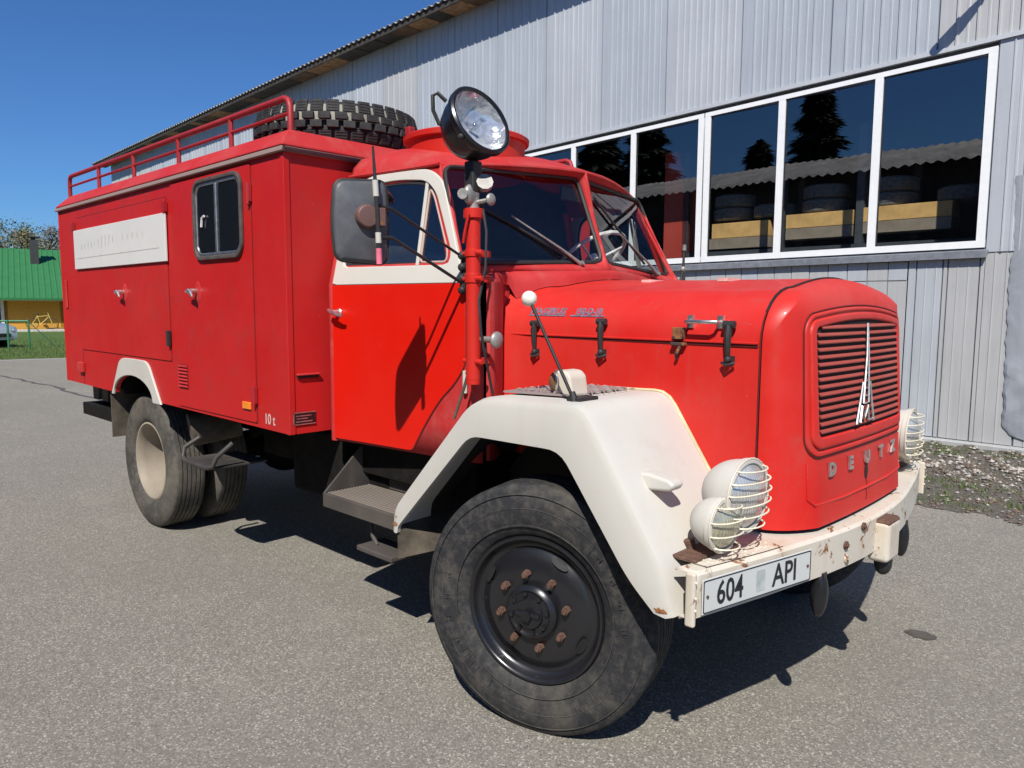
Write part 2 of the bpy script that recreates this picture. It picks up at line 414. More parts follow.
tag(mb.build('loose_stones', STONES, smooth=False, recalc=False), 'grey and pale loose stones scattered along the foot of the metal wall', 'gravel', kind='stuff')
GRASSM = simple('grass_blade', (.075, .12, .025), .7, var=.5, scale=20)
def blades(mb, n, place, h, rnd):
    for i in range(n):
        x, y, z, hh = place(rnd); a = rnd.uniform(0, 2*PI); w_ = .006*rnd.uniform(.6, 1.4)*hh/.06; l = Vector((rnd.uniform(-.5, .5), rnd.uniform(-.5, .5), 1))*hh
        d = Vector((math.cos(a), math.sin(a), 0))*w_; p = Vector((x, y, z))
        mb.add([p-d, p+d, p+l], [(0, 1, 2)])
mb = MB(); rnd = random.Random(3)
clumps = [(rnd.uniform(-.5, 2.6), rnd.choice((rnd.uniform(3.75, 4.15), rnd.uniform(5.6, 6.1), rnd.uniform(3.9, 4.6)))) for _ in range(46)]
def pl(r_):
    cx, cy = r_.choice(clumps); x = r_.gauss(cx, .09); y = r_.gauss(cy, .05); return x, y, max(0, gz(x, y)), r_.uniform(.02, .055)
blades(mb, 2600, pl, .06, rnd)
tag(mb.build('weeds', GRASSM, smooth=False, recalc=False), 'short green weeds growing in the gravel by the metal wall', 'weeds', kind='stuff')

# grass field beyond the yard
def lawn_mat():
    m, nt, b = _new('lawn'); f = noise(nt, 5, 8, .75); g_ = noise(nt, .5, 5, .7)
    c = ramp(nt, f, [(.3, (.030, .060, .008)), (.55, (.075, .135, .018)), (.75, (.14, .19, .04))])
    c = mix(nt, ramp(nt, g_, [(.5, 0.0), (.7, .4)]), c, (.14, .14, .05))
    nt.links.new(c, b.inputs['Base Color']); b.inputs['Roughness'].default_value = .95; bump(nt, b, f, 1, .08); return m
mb = MB(); E0 = Vector((-23.5, 3.62, .004)); ED = Vector((-.17, -.985, 0)).normalized(); EB = Vector((-1, .17, 0)).normalized()
def lf(u, v):
    p = E0+ED*lerp(-60, 60, u)+EB*(v*v*300)
    if v == 0: p = p+EB*(.12*math.sin(u*300)+.08*math.sin(u*811))
    return p
mb.grid(lf, 300, 8)
tag(mb.build('grass_field', lawn_mat(), recalc=False), kind='structure')
mb = MB(); rnd = random.Random(9)
def pl2(r_):
    u = r_.uniform(-7, 5); v = abs(r_.gauss(0, 1))*5+.02 if r_.random() < .7 else r_.uniform(0, 14); p = E0+ED*u+EB*v; return p.x, p.y, .004, r_.uniform(.04, .10)
blades(mb, 16000, pl2, .08, rnd)
tag(mb.build('grass_tufts', GRASSM, smooth=False, recalc=False), 'green grass tufts on the lawn in front of the green roofed house', 'grass', kind='stuff')
# pale kerb line between asphalt and grass
mb = MB(); mb.grid(lambda u, v: E0+ED*lerp(-60, 60, u)+EB*(-.55+.5*v)+Vector((0, 0, .0)), 60, 1)
tag(mb.build('pale_verge', simple('pale_verge', (.27, .26, .24), .9, var=.3), recalc=False), kind='structure')

# ============================================================ industrial building
def alu(name, base, streak=.5):
    m, nt, b = _new(name)
    st = noise(nt, 5, 6, .7, stretch=(4, 4, .22)); bl = noise(nt, 1.1, 5, .6); fn = noise(nt, 70, 3)
    c = mix(nt, ramp(nt, st, [(.35, 0.0), (.75, streak)]), base, tuple(x*.72 for x in base))
    c = mix(nt, ramp(nt, bl, [(.4, 0.0), (.8, .35)]), c, tuple(min(1, x*1.25) for x in base))
    c = mix(nt, ramp(nt, noise(nt, 3.1, 8, .75, dist=1.5), [(.66, 0.0), (.75, .35)]), c, tuple(x*.55 for x in base))
    nt.links.new(c, b.inputs['Base Color']); b.inputs['Metallic'].default_value = .15
    nt.links.new(ramp(nt, fn, [(.3, .42), (.7, .62)]), b.inputs['Roughness'])
    bump(nt, b, bl, .12, .05); return m
ALU = [alu('sheet_metal_a', (.42, .455, .49)), alu('sheet_metal_b', (.46, .49, .515)), alu('sheet_metal_c', (.46, .465, .46)), alu('sheet_groove', (.13, .15, .19)), alu('sheet_warm', (.46, .45, .42))]
BLD = empty('industrial_building', W(-12, 0)[:])
bl_ = tuple(BLD.location)
tag(BLD, 'long grey corrugated metal building with a band of white framed windows', 'building')
def bpart(mb, name, mat, parent=None, **k):
    o = mb.build(name, mat, **k)
    if parent is None or parent is BLD:
        o.parent = BLD; o.matrix_parent_inverse = Matrix.Translation(-BLD.location)
    else: o.parent = parent
    return o
def corr(mb, s0, s1, zt, zb, joints, ribs, rw=.030, h=.018, o=0, seed=0, gw=.020, mats=(0, 1, 2), groove=3, nz=1):
    # joints: list of s; ribs: spacing measured from each joint
    rnd = random.Random(seed); pts = []
    J = [s0]+[j for j in joints if s0 < j < s1]+[s1]
    for a, b_ in zip(J, J[1:]):
        mi = rnd.choice(mats); oo = o+rnd.uniform(0, .006)
        pts.append((a, o-.014, groove)); pts.append((a+gw, o-.014, mi)); pts.append((a+gw+.001, oo, mi))
        s = a+ribs
        while s < b_-.05:
            pts += [(s-rw*.5, oo, mi), (s-rw*.3, oo+h, mi), (s+rw*.3, oo+h, mi), (s+rw*.5, oo, mi)]
            if ribs > .15:
                q = s+ribs*.5
                if q < b_-.06: pts += [(q-.016, oo, mi), (q-.010, oo+.003, mi), (q+.010, oo+.003, mi), (q+.016, oo, mi)]
            s += ribs
        pts.append((b_-.001, oo, mi))
    pts.append((s1, o, 0))
    n = len(pts)
    zT = zt if callable(zt) else (lambda s: zt)
    zB = zb if callable(zb) else (lambda s: zb)
    vs = [W(p[0], zT(p[0]), p[1]) for p in pts]+[W(p[0], zB(p[0]), p[1]) for p in pts]
    k = len(mb.v); mb.v += [tuple(v) for v in vs]
    for i in range(n-1):
        mb.f.append((k+i, k+n+i, k+n+i+1, k+i+1)); mb.m.append(pts[i][2])
WT = lambda s: 4.35+.02*(s+.44)      # top of the window band
mb = MB()
J = [-5.79-1.19*i for i in range(22)]+[-5.79+1.19*i for i in range(1, 12)]
corr(mb, -30.5, 8, 7.20, lambda s: WT(s)+.06, sorted(J), .198, seed=4, mats=(0, 1, 0, 2), h=.017)
# below the windows, in two tiers, and right of them
corr(mb, -30.5, -7.75, lambda s: WT(s)+.06, .2, [-30.5+1.19*i for i in range(20)], .198, seed=8)
jl = [-7.75+.235*i for i in range(29)]
corr(mb, -7.75, -1.19, 2.16, 1.955, jl, .40, o=.008, seed=5, gw=.010, mats=(2, 1, 2))
corr(mb, -7.75, -1.19, 1.955, .19, [x for i, x in enumerate(jl)], .40, o=0, seed=6, gw=.008, mats=(2, 2, 1, 4))
corr(mb, -1.19, -.40, 2.17, .19, [-1.10, -.83, -.78, -.47, -.42], .105, o=.004, seed=7, rw=.012, h=.005, mats=(2, 1, 4), gw=.014)
corr(mb, -.435, 8, WT(0)+.07, 2.235, [-.03, .9, 1.8, 2.7, 3.6], .16, o=.012, seed=9, rw=.02, h=.010, mats=(2, 1))
corr(mb, -.435, 8, 2.235, .19, [-.06, .18, .9, 1.8, 2.7, 3.6], .11, o=.002, seed=10, rw=.012, h=.006, mats=(2, 4))
# wall ends and core
wbox(mb, -30.5, 8, 0.02, 2.26, -.2, -.12, 3); wbox(mb, -30.5, 8, 4.40, 7.1, -.2, -.12, 3); wbox(mb, -30.5, -7.72, 2.26, 4.40, -.2, -.12, 3); wbox(mb, -.42, 8, 2.26, 4.40, -.2, -.12, 3)
wbox(mb, -30.5, -30.35, 0.02, 7.1, -.12, .01, 1)
wbox(mb, -30.5, -30.3, 0.02, 7.1, -14, -.2, 1)
bpart(mb, 'wall', ALU, recalc=False, smooth=False)
# flashing above the windows, sill, foot trim
FL = alu('flashing', (.42, .44, .46)); FLD = simple('dark_flashing', (.10, .11, .125), .6, metal=.3)
mb = MB()
for i in range(20):
    a = -7.8+i*.8; b_ = a+.8
    vs = [W(s, z, o) for s, o, z in ((a, -.03, WT(a)+.055), (b_, -.03, WT(b_)+.055), (b_, .045, WT(b_)+.05), (a, .045, WT(a)+.05), (a, -.03, WT(a)+.10), (b_, -.03, WT(b_)+.10), (b_, .035, WT(b_)+.10), (a, .035, WT(a)+.10))]
    mb.add(vs, [(0, 3, 2, 1), (4, 5, 6, 7), (0, 1, 5, 4), (1, 2, 6, 5), (2, 3, 7, 6), (3, 0, 4, 7)])
bpart(mb, 'drip_flashing', FL, smooth=False)
mb = MB(); wbox(mb, -7.75, -.40, 2.14, 2.29, -.1, .0)
for i in range(18):
    sa = -7.75+i*.4075; wbox(mb, sa, sa+.4075, WT(sa)-.01, WT(sa)+.10, -.12, -.035)
bpart(mb, 'window_reveal', FLD, smooth=False)
mb = MB()
sv = [W(s, z, o) for s, o, z in ((-7.8, -.02, 2.19), (-.39, -.02, 2.245), (-.39, .075, 2.17), (-7.8, .075, 2.12), (-7.8, -.02, 2.21), (-.39, -.02, 2.27), (-.39, .075, 2.255), (-7.8, .075, 2.20))]
mb.add(sv, [(0, 3, 2, 1), (4, 5, 6, 7), (0, 1, 5, 4), (1, 2, 6, 5), (2, 3, 7, 6), (3, 0, 4, 7)])
bpart(mb, 'window_sill', simple('sill_grey', (.20, .215, .24), .6, metal=.2), smooth=False, bevel=.006)
mb = MB(); mb.add([W(s, z, o) for s, o, z in ((-3, -.05, .10), (6, -.05, .15), (6, .06, .15), (-3, .06, .10), (-3, -.05, .18), (6, -.05, .215), (6, .06, .20), (-3, .06, .155))], [(0, 3, 2, 1), (4, 5, 6, 7), (0, 1, 5, 4), (1, 2, 6, 5), (2, 3, 7, 6), (3, 0, 4, 7)])
bpart(mb, 'foot_trim', alu('foot_alu', (.42, .43, .42)), smooth=False, bevel=.008)
# rubble footing with gaps
mb = MB(); rnd = random.Random(21)
FOOT = [simple('foot_brick', (.20, .10, .075), .95, var=.4, scale=20, bmp=.6), simple('foot_concrete', (.34, .31, .27), .95, var=.3, scale=15, bmp=.6), simple('foot_dark', (.03, .026, .022), .95)]
wbox(mb, -30, 7, -.1, .12, -.3, -.16, 2)
s = -2.5
while s < 5:
    l = rnd.uniform(.12, .4); k_ = rnd.random()
    if k_ > .25: wbox(mb, s, s+l*.95, -.1, rnd.uniform(.03, .095), -.15, rnd.uniform(-.06, .03), 0 if k_ < .6 else 1)
    s += l
bpart(mb, 'footing', FOOT, smooth=False, bevel=.012)
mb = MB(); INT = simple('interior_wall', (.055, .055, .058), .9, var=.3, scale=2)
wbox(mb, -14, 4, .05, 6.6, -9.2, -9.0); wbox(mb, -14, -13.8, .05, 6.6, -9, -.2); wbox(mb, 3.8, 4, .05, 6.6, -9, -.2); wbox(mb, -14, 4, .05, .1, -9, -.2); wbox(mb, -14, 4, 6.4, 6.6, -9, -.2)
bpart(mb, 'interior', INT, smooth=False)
# windows: two units of three lights
def bwindow(ms, label):
    # ms: mullion centres from left to right incl. both ends
    f = MB(); a, b_ = ms[0], ms[-1]
    zb = lambda s: 2.285+.008*(s+.4); zt = WT
    def bar(s0, s1, zf0, zf1, o0=-.03, o1=.022):
        vs = [W(s_, z, o) for s_, o, z in ((s0, o0, zf0(s0)), (s1, o0, zf0(s1)), (s1, o1, zf0(s1)), (s0, o1, zf0(s0)), (s0, o0, zf1(s0)), (s1, o0, zf1(s1)), (s1, o1, zf1(s1)), (s0, o1, zf1(s0)))]
        f.add(vs, [(0, 3, 2, 1), (4, 5, 6, 7), (0, 1, 5, 4), (1, 2, 6, 5), (2, 3, 7, 6), (3, 0, 4, 7)])
    bar(a, b_, lambda s: zt(s)-.055, zt); bar(a, b_, zb, lambda s: zb(s)+.075)
    inner = [(a, a+.085)]+[(m_-.045, m_+.045) for m_ in ms[1:-1]]+[(b_-.085, b_)]
    for s0, s1 in inner: bar(s0, s1, lambda s: zb(s)+.075, lambda s: zt(s)-.055, o1=.0215)
    fr = bpart(f, 'window', simple('window_white', (.80, .81, .80), .35, var=.04), bevel=.006)
    gk = MB()
    for (p, q) in zip(inner, inner[1:]):
        s0, s1 = p[1], q[0]; g_ = .012
        for (u0, u1, z0, z1) in ((s0, s0+g_, zb(s0)+.075, zt(s0)-.055), (s1-g_, s1, zb(s0)+.075, zt(s1)-.055), (s0+g_, s1-g_, zb(s0)+.075, zb(s0)+.075+g_), (s0+g_, s1-g_, zt(s0)-.055-g_, zt(s0)-.055)):
            wbox(gk, u0, u1, z0, z1, -.02, .002)
        pn = MB(); pn.add([W(s0, zb(s0)+.07, -.008), W(s1, zb(s1)+.07, -.008), W(s1, zt(s1)-.05, -.008), W(s0, zt(s0)-.05, -.008)], [(0, 1, 2, 3)])
        bpart(pn, 'pane', PANE, fr, smooth=False, recalc=False)
    bpart(gk, 'gasket', RUBBER, fr, smooth=False)
    fr['label'] = label
    return fr
bwindow([-3.905, -2.79, -1.61, -.43], 'right hand window unit with three panes reflecting sky and a shed')
bwindow([-7.68, -6.33, -5.13, -3.925], 'window unit partly hidden behind the red truck cab')
# crumpled sheet at the right
mb = MB(); rnd = random.Random(2)
def cr(u, v):
    z = lerp(.26, 3.0, v); s0 = interp([(.26, .06), (.29, -.06), (.38, -.15), (.67, -.155), (1.3, -.17), (2.04, -.185), (2.3, -.16), (3.0, -.20)], z)+.006*math.sin(z*23)+.004*math.sin(z*57)
    s = lerp(s0, 2.4, u); k = math.exp(-((z-.75)/.45)**2)
    def cz__(a, b_, ph): q = (s*a+z*b_+ph) % 1.0; return abs(q-.5)*2
    d = .0185+.010*k*cz__(3.1, 2.2, .1)+.008*k*cz__(-2.4, 4.3, .4)+.004*cz__(.7, 1.3, .2)+.003*cz__(1.9, -.8, .7)
    return W(s, z, d if u > 0 else .017)
mb.grid(cr, 90, 120)
def crump():
    m = alu('crumpled_alu', (.33, .355, .385), .6); nt = m.node_tree; b = nt.nodes['Principled BSDF']; bump(nt, b, noise(nt, 2.0, 3, .5, dist=1.2), .35, .04); return m
bpart(mb, 'crumpled_sheet', crump(), ang=18)
# roof sheets, soffit boards and rafters
mb = MB(); ns = 1700
vs = []; S0, S1 = -31.3, 8.5
def rz_(o): return 7.08+(.45-o)*.20
for i in range(ns+1):
    s = lerp(S0, S1, i/ns); h = .024*math.cos(2*PI*s/.19)
    for o in (.49, -1.5, -7): vs.append(W(s, rz_(o)+h, o))
    vs.append(W(s, rz_(.49)+h-.007, .49)); vs.append(W(s, rz_(-1.5)+h-.012, -1.5))
fs = []
for i in range(ns):
    a = i*5; b_ = a+5
    fs += [(a, a+1, b_+1, b_), (a+1, a+2, b_+2, b_+1), (a, b_, b_+3, a+3), (a+3, b_+3, b_+4, a+4)]
mb.add(vs, fs)
bpart(mb, 'roof', simple('roof_fibre', (.26, .26, .25), .85, var=.35, scale=6, bmp=.2), recalc=False)
mb = MB()
wbox(mb, -31.2, 8.4, 6.985, 7.035, .02, .42)
rnd = random.Random(31); s = -31.1
while s < 8.2:
    l = rnd.uniform(.25, .7); wbox(mb, s, s+l-.02, 6.970+rnd.uniform(-.012, .0), 6.985, .03, .41, rnd.choice((0, 1, 2, 2))); s += l
wbox(mb, -31.2, 8.4, 6.955, 7.04, .42, .45, 2)
bpart(mb, 'soffit', [simple('soffit_wood', (.13, .075, .04), .85, var=.6, scale=3), simple('rafter_wood', (.30, .17, .08), .85, var=.5), simple('fascia_dark', (.045, .038, .03), .85, var=.6)], smooth=False)
# unseen bracket added to cast a shadow on the wall above the windows
shadow_caster = empty('shadow_bracket', W(-.60, 5.3, 0)[:]); tag(shadow_caster, 'unseen grey bracket added high on the metal wall to cast a shadow above the windows', 'shadow_caster')
mb = MB(); mb.tube([W(.05, 5.66, 0)-shadow_caster.location, W(-.05, 5.66, .30)-shadow_caster.location, W(-.34, 5.40, .44)-shadow_caster.location], .028, 8)
mb.build('arm', GREY_METAL, shadow_caster)
mb = MB(); mb.tube([W(-.31, 5.42, .43)-shadow_caster.location, W(-.46, 5.27, .45)-shadow_caster.location, W(-.70, 5.05, .47)-shadow_caster.location], [.035, .06, .065], 12)
mb.build('lamp_head', GREY_METAL, shadow_caster)  # thick end of the added shadow-casting bracket, gives no light

# ============================================================ open shed opposite (seen in the window panes)
shed = empty('dark_shed', (0, -10.2, 0), WA); tag(shed, 'long dark shed with a grey corrugated roof, seen mirrored in the window panes', 'shed')
SH = lambda s, z, d: (s, -d, z)     # local: s along, d back from the eave
mb = MB(); ns = 600; vs = []
for i in range(ns+1):
    s = lerp(-42, 9, i/ns); h = .045*math.cos(2*PI*s/.34)
    for d in (-.3, 4.3, 9): vs.append((s, -d, 6.05+(min(d, 4.3)+.3)*.30-(max(0, d-4.3))*.3+h))
fs = []
for i in range(ns): a = i*3; fs += [(a, a+3, a+4, a+1), (a+1, a+4, a+5, a+2)]
mb.add(vs, fs); mb.build('roof', simple('shed_roof', (.30, .295, .28), .9, var=.4, scale=1.2), shed, recalc=False)
mb = MB(); mb.box((-42, -.9, 0), (9, -.7, 6.3)); mb.box((-42, -6, 0), (-41.8, 0, 6)); mb.box((8.8, -6, 0), (9, 0, 6)); mb.build('wall', simple('shed_dark', (.05, .048, .045), .9, var=.5), shed, smooth=False)
for i in range(14):
    mb = MB(); mb.box((-41+i*3.75, -.2, 0), (-40.78+i*3.75, 0, 6.1)); mb.build('post', simple('shed_post', (.10, .09, .08), .9), shed, smooth=False)
TIMB = simple('fresh_timber', (.74, .46, .17), .7, var=.35, scale=2); TIMB2 = simple('old_timber', (.30, .25, .19), .8, var=.4, scale=2)
def tyre_prof(Ro, Ri, wd_, tread=.012, n=4):
    h = wd_/2; P = [(Ri, -h*.62), (Ri+.012, -h*.80), (Ri+.05, -h*.93), (lerp(Ri, Ro, .55), -h), (Ro-.045, -h*.93), (Ro-.014, -h*.84), (Ro-.003, -h*.76)]
    for k in range(n):
        a = -h*.74+k*(h*1.48/n); g_ = h*1.48/n
        P += [(Ro, a+.002), (Ro, a+g_*.80), (Ro-tread, a+g_*.82), (Ro-tread, a+g_*.98)]
    P = P[:-2]
    return P+[(r, -z) for r, z in P[6::-1]]
# seen through the panes: a timber rack with car tyres and a red column
def wobj(mb, name, mat, s_, z, o, **k):
    ob = mb.build(name, mat, **k); ob.location = W(s_, z, o); ob.rotation_euler = (0, 0, WA); return ob
rack = empty('storage_rack', W(-2.6, .1, -.95)[:], WA); tag(rack, 'dark steel rack standing inside the building behind the window panes', 'rack')
for x in (-2.2, -.62, .47, 1.95):
    mb = MB(); mb.box((x-.05, -.05, 0), (x+.05, .05, 3.9)); mb.build('upright', simple('rack_steel', (.06, .07, .08), .6), rack, smooth=False)
for z in (2.30, .9):
    mb = MB(); mb.box((-2.2, -.04, z), (1.95, .5, z+.07)); mb.build('shelf', simple('rack_steel', (.06, .07, .08), .6), rack, smooth=False)
BL = [('short yellow timber beam on the rack behind the third pane from the right', -4.32, -3.42, 2.66, .22, TIMB), ('long yellow timber beam on the rack behind the second pane from the right', -3.14, -2.22, 2.73, .19, TIMB), ('yellow timber beam on the rack behind the rightmost pane and its mullion', -2.10, -1.04, 2.745, .185, TIMB),
      ('grey timber beam under the short yellow one behind the third pane from the right', -4.36, -3.42, 2.50, .155, TIMB2), ('grey timber beam under the long yellow one behind the second pane from the right', -3.14, -2.22, 2.575, .15, TIMB2), ('grey timber beam under the yellow one behind the rightmost pane', -2.10, -1.04, 2.595, .145, TIMB2)]
for lab, s0, s1, z, h_, m_ in BL:
    mb = MB(); L_ = s1-s0; mb.box((-L_/2, 0, 0), (L_/2, .30, h_)); tag(wobj(mb, 'timber_beam', m_, (s0+s1)/2, z, -.90, bevel=.006), lab, 'timber beam', 'timber beams on the rack')
tp = tyre_prof(.30, .18, .19, .006, 4); CART = simple('car_tyre', (.15, .155, .15), .8, var=.4, scale=25)
mb = MB(); mb.lathe(tp, Matrix(), 32); proto = mb.build('tyre', CART, ang=50)
for i, (s_, k_, lab) in enumerate(((-4.13, 0, 'lower tyre of the pair behind the third pane from the right'), (-4.13, 1, 'upper tyre of the pair behind the third pane from the right'), (-3.47, 0, 'single tyre beside the mullion behind the third pane from the right'), (-2.73, 0, 'lower tyre of the pair behind the second pane from the right'), (-2.73, 1, 'upper tyre of the pair behind the second pane from the right'), (-1.85, 0, 'lower tyre of the pair behind the rightmost pane'), (-1.85, 1, 'upper tyre of the pair behind the rightmost pane'), (-1.0, 0, 'single tyre at the far right behind the rightmost pane'), (-3.35, 0, None), )):
    if lab is None: continue
    o = proto if i == 0 else proto.copy()
    if i: C.objects.link(o)
    o.location = W(s_+.01*k_, 2.925+.096+.195*k_, -1.22); tag(o, lab, 'tyre', 'tyres on the rack behind the window')
mb = MB(); pts_ = [(-.20, 0), (.25, 0), (.25, 3.4), (.02, 3.95), (-.20, 3.95)]; mb.prism(pts_, lambda p, q: (p[0], .25 if q else 0, p[1]))
tag(wobj(mb, 'steel_column', paint('column_red', (.42, .05, .03), .5), -5.0, .1, -.9, bevel=.01), 'red steel column standing inside behind the pane next to the truck roof', 'column')

# ============================================================ trees
BARK = simple('bark', (.09, .075, .06), .9, var=.4, bmp=.5)
def tree(name, label, base, h, crown_r, leafmat, nleaf, lsize, seed, conifer=False, bare=0, group=None, cat='tree'):
    rnd = random.Random(seed); root = empty(name, base); tag(root, label, cat, group)
    tb = MB(); lb = MB()
    if conifer:
        tb.cyl((0, 0, 0), (0, 0, h*.97), h*.022, .02, 10)
        for i in range(nleaf):
            t = rnd.random()**.8; z = h*(.10+.9*t); rr_ = crown_r*(1-t)**.85*rnd.uniform(.25, 1)*(.75+.35*math.sin(z*5.1+seed)); a = rnd.uniform(0, 2*PI)
            c = Vector((rr_*math.cos(a), rr_*math.sin(a), z-rr_*.28)); d = Vector((math.cos(a), math.sin(a), -.35+rnd.uniform(-.2, .2))); s_ = lsize*rnd.uniform(.6, 1.4)
            sd = Vector((-math.sin(a), math.cos(a), rnd.uniform(-.3, .3)))*s_*.30
            lb.add([c-sd, c+sd, c+d*s_, c-d*s_*.4], [(0, 1, 2), (0, 3, 1)])
    else:
        tips = []
        def branch(p, d, l, r, lev):
            q = p+d*l; tb.tube([p, p+d*l*.5+Vector((rnd.uniform(-.04, .04), rnd.uniform(-.04, .04), 0))*l, q], [r, r*.8, r*.6], 6 if lev else 9)
            if lev >= 3: tips.append((q, l)); return
            if lev >= 1: tips.append((q, l))
            for k in range(3 if lev else 6):
                a = rnd.uniform(0, 2*PI); t = rnd.uniform(.4, .9)
                nd = (d*t+Vector((math.cos(a), math.sin(a), rnd.uniform(-.05, .5)))*.75).normalized()
                branch(lerp(p, q, rnd.uniform(.6, 1)) if k else q, nd, l*rnd.uniform(.55, .75), r*.55, lev+1)
        branch(Vector((0, 0, 0)), Vector((0, 0, 1)), h*.34, h*.022, 0)
        for i in range(nleaf):
            c, l = rnd.choice(tips); c = c+Vector((rnd.gauss(0, 1), rnd.gauss(0, 1), rnd.gauss(0, .8)))*l*.30
            u = Vector((rnd.uniform(-1, 1), rnd.uniform(-1, 1), rnd.uniform(-1, 1))).normalized(); v = u.orthogonal().normalized(); s_ = lsize*rnd.uniform(.5, 1.3)
            lb.add([c-u*s_, c+v*s_*.6, c+u*s_, c-v*s_*.6], [(0, 1, 2, 3)])
    tb.build('trunk', BARK, root); lb.build('crown', leafmat, root, smooth=False, recalc=False)
    return root
CONL = simple('conifer_needles', (.018, .035, .016), .8, var=.5, scale=.8)
BUD = simple('spring_leaves', (.12, .13, .05), .8, var=.5, scale=.5)
def mirror_pt(s, d): # world point for a virtual point at wall-plane distance d, wall coordinate s
    return EX*s+EN*(2*K-d)
for (s, d, h, r_, sd, lab) in ((-20.4, 45, 15.6, 3.4, 1, 'tall dark spruce behind the shed, standing alone on the right'), (-25.0, 46, 13.0, 3.0, 2, 'shorter dark spruce behind the shed beside the tall one'), (-33, 44, 16, 4.8, 3, 'broad dark spruce behind the shed, right of the leftmost'), (-38.5, 45, 17, 5.2, 4, 'broad dark spruce behind the shed, leftmost of all')):
    p = mirror_pt(s, d); tree('spruce_tree', lab, (p.x, p.y, 0), h, r_*1.35, CONL, 11000, .75, sd, conifer=True, group='spruces behind the shed')
def px_ground(u, v, z=0):
    d = fw+rt2*((u-512)/FPX)-up2*((v-384)/FPX); c = Vector((CX, CY, CZ)); t = (z-CZ)/d.z; return c+d*t
def px_depth(u, v, dep):
    d = fw+rt2*((u-512)/FPX)-up2*((v-384)/FPX); return Vector((CX, CY, CZ))+d*dep
p = px_depth(0, 303, 75); tree('deciduous_tree', 'tree with thin early spring leaves behind the green roof, at the left edge', (p.x, p.y, 0), 15.5, 3, BUD, 14000, .11, 12)
p = px_depth(51, 303, 70); tree('deciduous_tree', 'nearly bare tree behind the green roof, right of its chimney', (p.x, p.y, 0), 12.3, 2.6, simple('buds', (.16, .13, .09), .8, var=.4), 8000, .08, 17)

# ============================================================ house with the green roof
ho = px_depth(30, 303, 44); vd = Vector((ho.x-CX, ho.y-CY, 0)).normalized(); hr = math.atan2(vd.x, -vd.y)+0  # facade faces the camera
hx = Vector((-vd.y, vd.x, 0))*-1
hang = math.atan2(hx.y, hx.x)
house = empty('green_roofed_house', (ho.x, ho.y, 0), hang); tag(house, 'low ochre yellow house under a big green ribbed metal roof', 'house')
# local: +x to the right in view, +y away from camera
GREENR = paint('green_roof', (.028, .15, .050), .6, spec=.3, fade=(.045, .19, .07), streak=False, dirt=(.05, .18, .07))
OCHRE = simple('ochre_wall', (.52, .27, .035), .85, var=.15)
mb = MB(); ns = 420
for i in range(ns): pass
vs = []
for i in range(ns+1):
    x = lerp(-9, 7, i/ns); h = .03*(1 if (i//2) % 4 == 0 else 0)
    vs += [(x, -.92, 1.92+h), (x, 6.6, 5.15+h), (x, 13, 1.92+h), (x, -.92, 1.80)]
fs = []
for i in range(ns): a = i*4; fs += [(a, a+4, a+5, a+1), (a+1, a+5, a+6, a+2), (a, a+3, a+7, a+4)]
mb.add(vs, fs); mb.build('roof', GREENR, house, recalc=False, smooth=False)
mb = MB(); mb.box((-1.25, 0, 0), (1.65, .15, 2.2)); mb.box((-9, 2.0, 0), (-1.25, 2.1, 2.4)); mb.box((1.65, 1.2, 0), (7, 1.3, 2.3)); mb.box((-1.25, 0, 0), (-1.1, 2, 2.2)); mb.box((1.5, 0, 0), (1.65, 2, 2.2)); mb.build('wall', [OCHRE], house, smooth=False)
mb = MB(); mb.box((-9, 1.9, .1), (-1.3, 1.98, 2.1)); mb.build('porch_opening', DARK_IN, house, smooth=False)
mb = MB(); mb.box((-9, -.9, 1.76), (7, -.01, 1.80)); mb.build('eave_board', simple('eave_board', (.30, .20, .10), .8), house, smooth=False)
mb = MB(); mb.box((-1.45, -.12, 0), (-1.28, .04, 1.80)); mb.build('post', simple('post_pale', (.6, .58, .52), .7), house, smooth=False)
mb = MB(); mb.box((1.66, -.12, 0), (1.86, .04, 1.80)); mb.build('post', simple('post_pale', (.6, .58, .52), .7), house, smooth=False)
mb = MB(); mb.box((-9, -1.6, 0), (7, -.1, .10)); mb.build('doorstep', simple('pale_step', (.5, .48, .44), .85), house, smooth=False)
mb = MB(); mb.box((.15, 4.1, 3.9), (.62, 4.6, 5.6)); mb.box((.05, 4.0, 5.75), (.75, 4.7, 5.82)); mb.box((.25, 4.2, 5.6), (.5, 4.5, 5.75)); mb.build('chimney', simple('chimney_dark', (.035, .035, .035), .7), house, smooth=False)
# bicycle against the ochre wall
bk = empty('bicycle', tuple(house.matrix_basis @ Vector((.55, -.5, .10))), hang); tag(bk, 'pale yellow bicycle standing against the ochre house wall', 'bicycle')
YEL = simple('bike_yellow', (.62, .50, .12), .5)
for x in (-.5, .5):
    mb = MB(); mb.tube([(x+.31*math.cos(a*PI/12), 0, .33+.31*math.sin(a*PI/12)) for a in range(24)], .02, 6, closed=True)
    for a in range(6): mb.cyl((x, 0, .33), (x+.3*math.cos(a*PI/3), 0, .33+.3*math.sin(a*PI/3)), .004, n=4)
    mb.build('wheel', RUBBER, bk)
mb = MB(); [mb.cyl(a, b_, .018, n=6) for a, b_ in (((-.5, 0, .33), (-.1, 0, .3)), ((-.1, 0, .3), (-.25, 0, .85)), ((-.5, 0, .33), (-.22, 0, .78)), ((-.22, 0, .75), (.33, 0, .80)), ((-.1, 0, .3), (.33, 0, .72)), ((.5, 0, .33), (.30, 0, .95)))]; mb.build('frame', YEL, bk)
mb = MB(); mb.cyl((.29, -.27, 1.0), (.29, .27, 1.0), .014, n=6); mb.cyl((.30, 0, .93), (.29, 0, 1.0), .014, n=6); mb.build('handlebar', DULL_CHROME, bk)
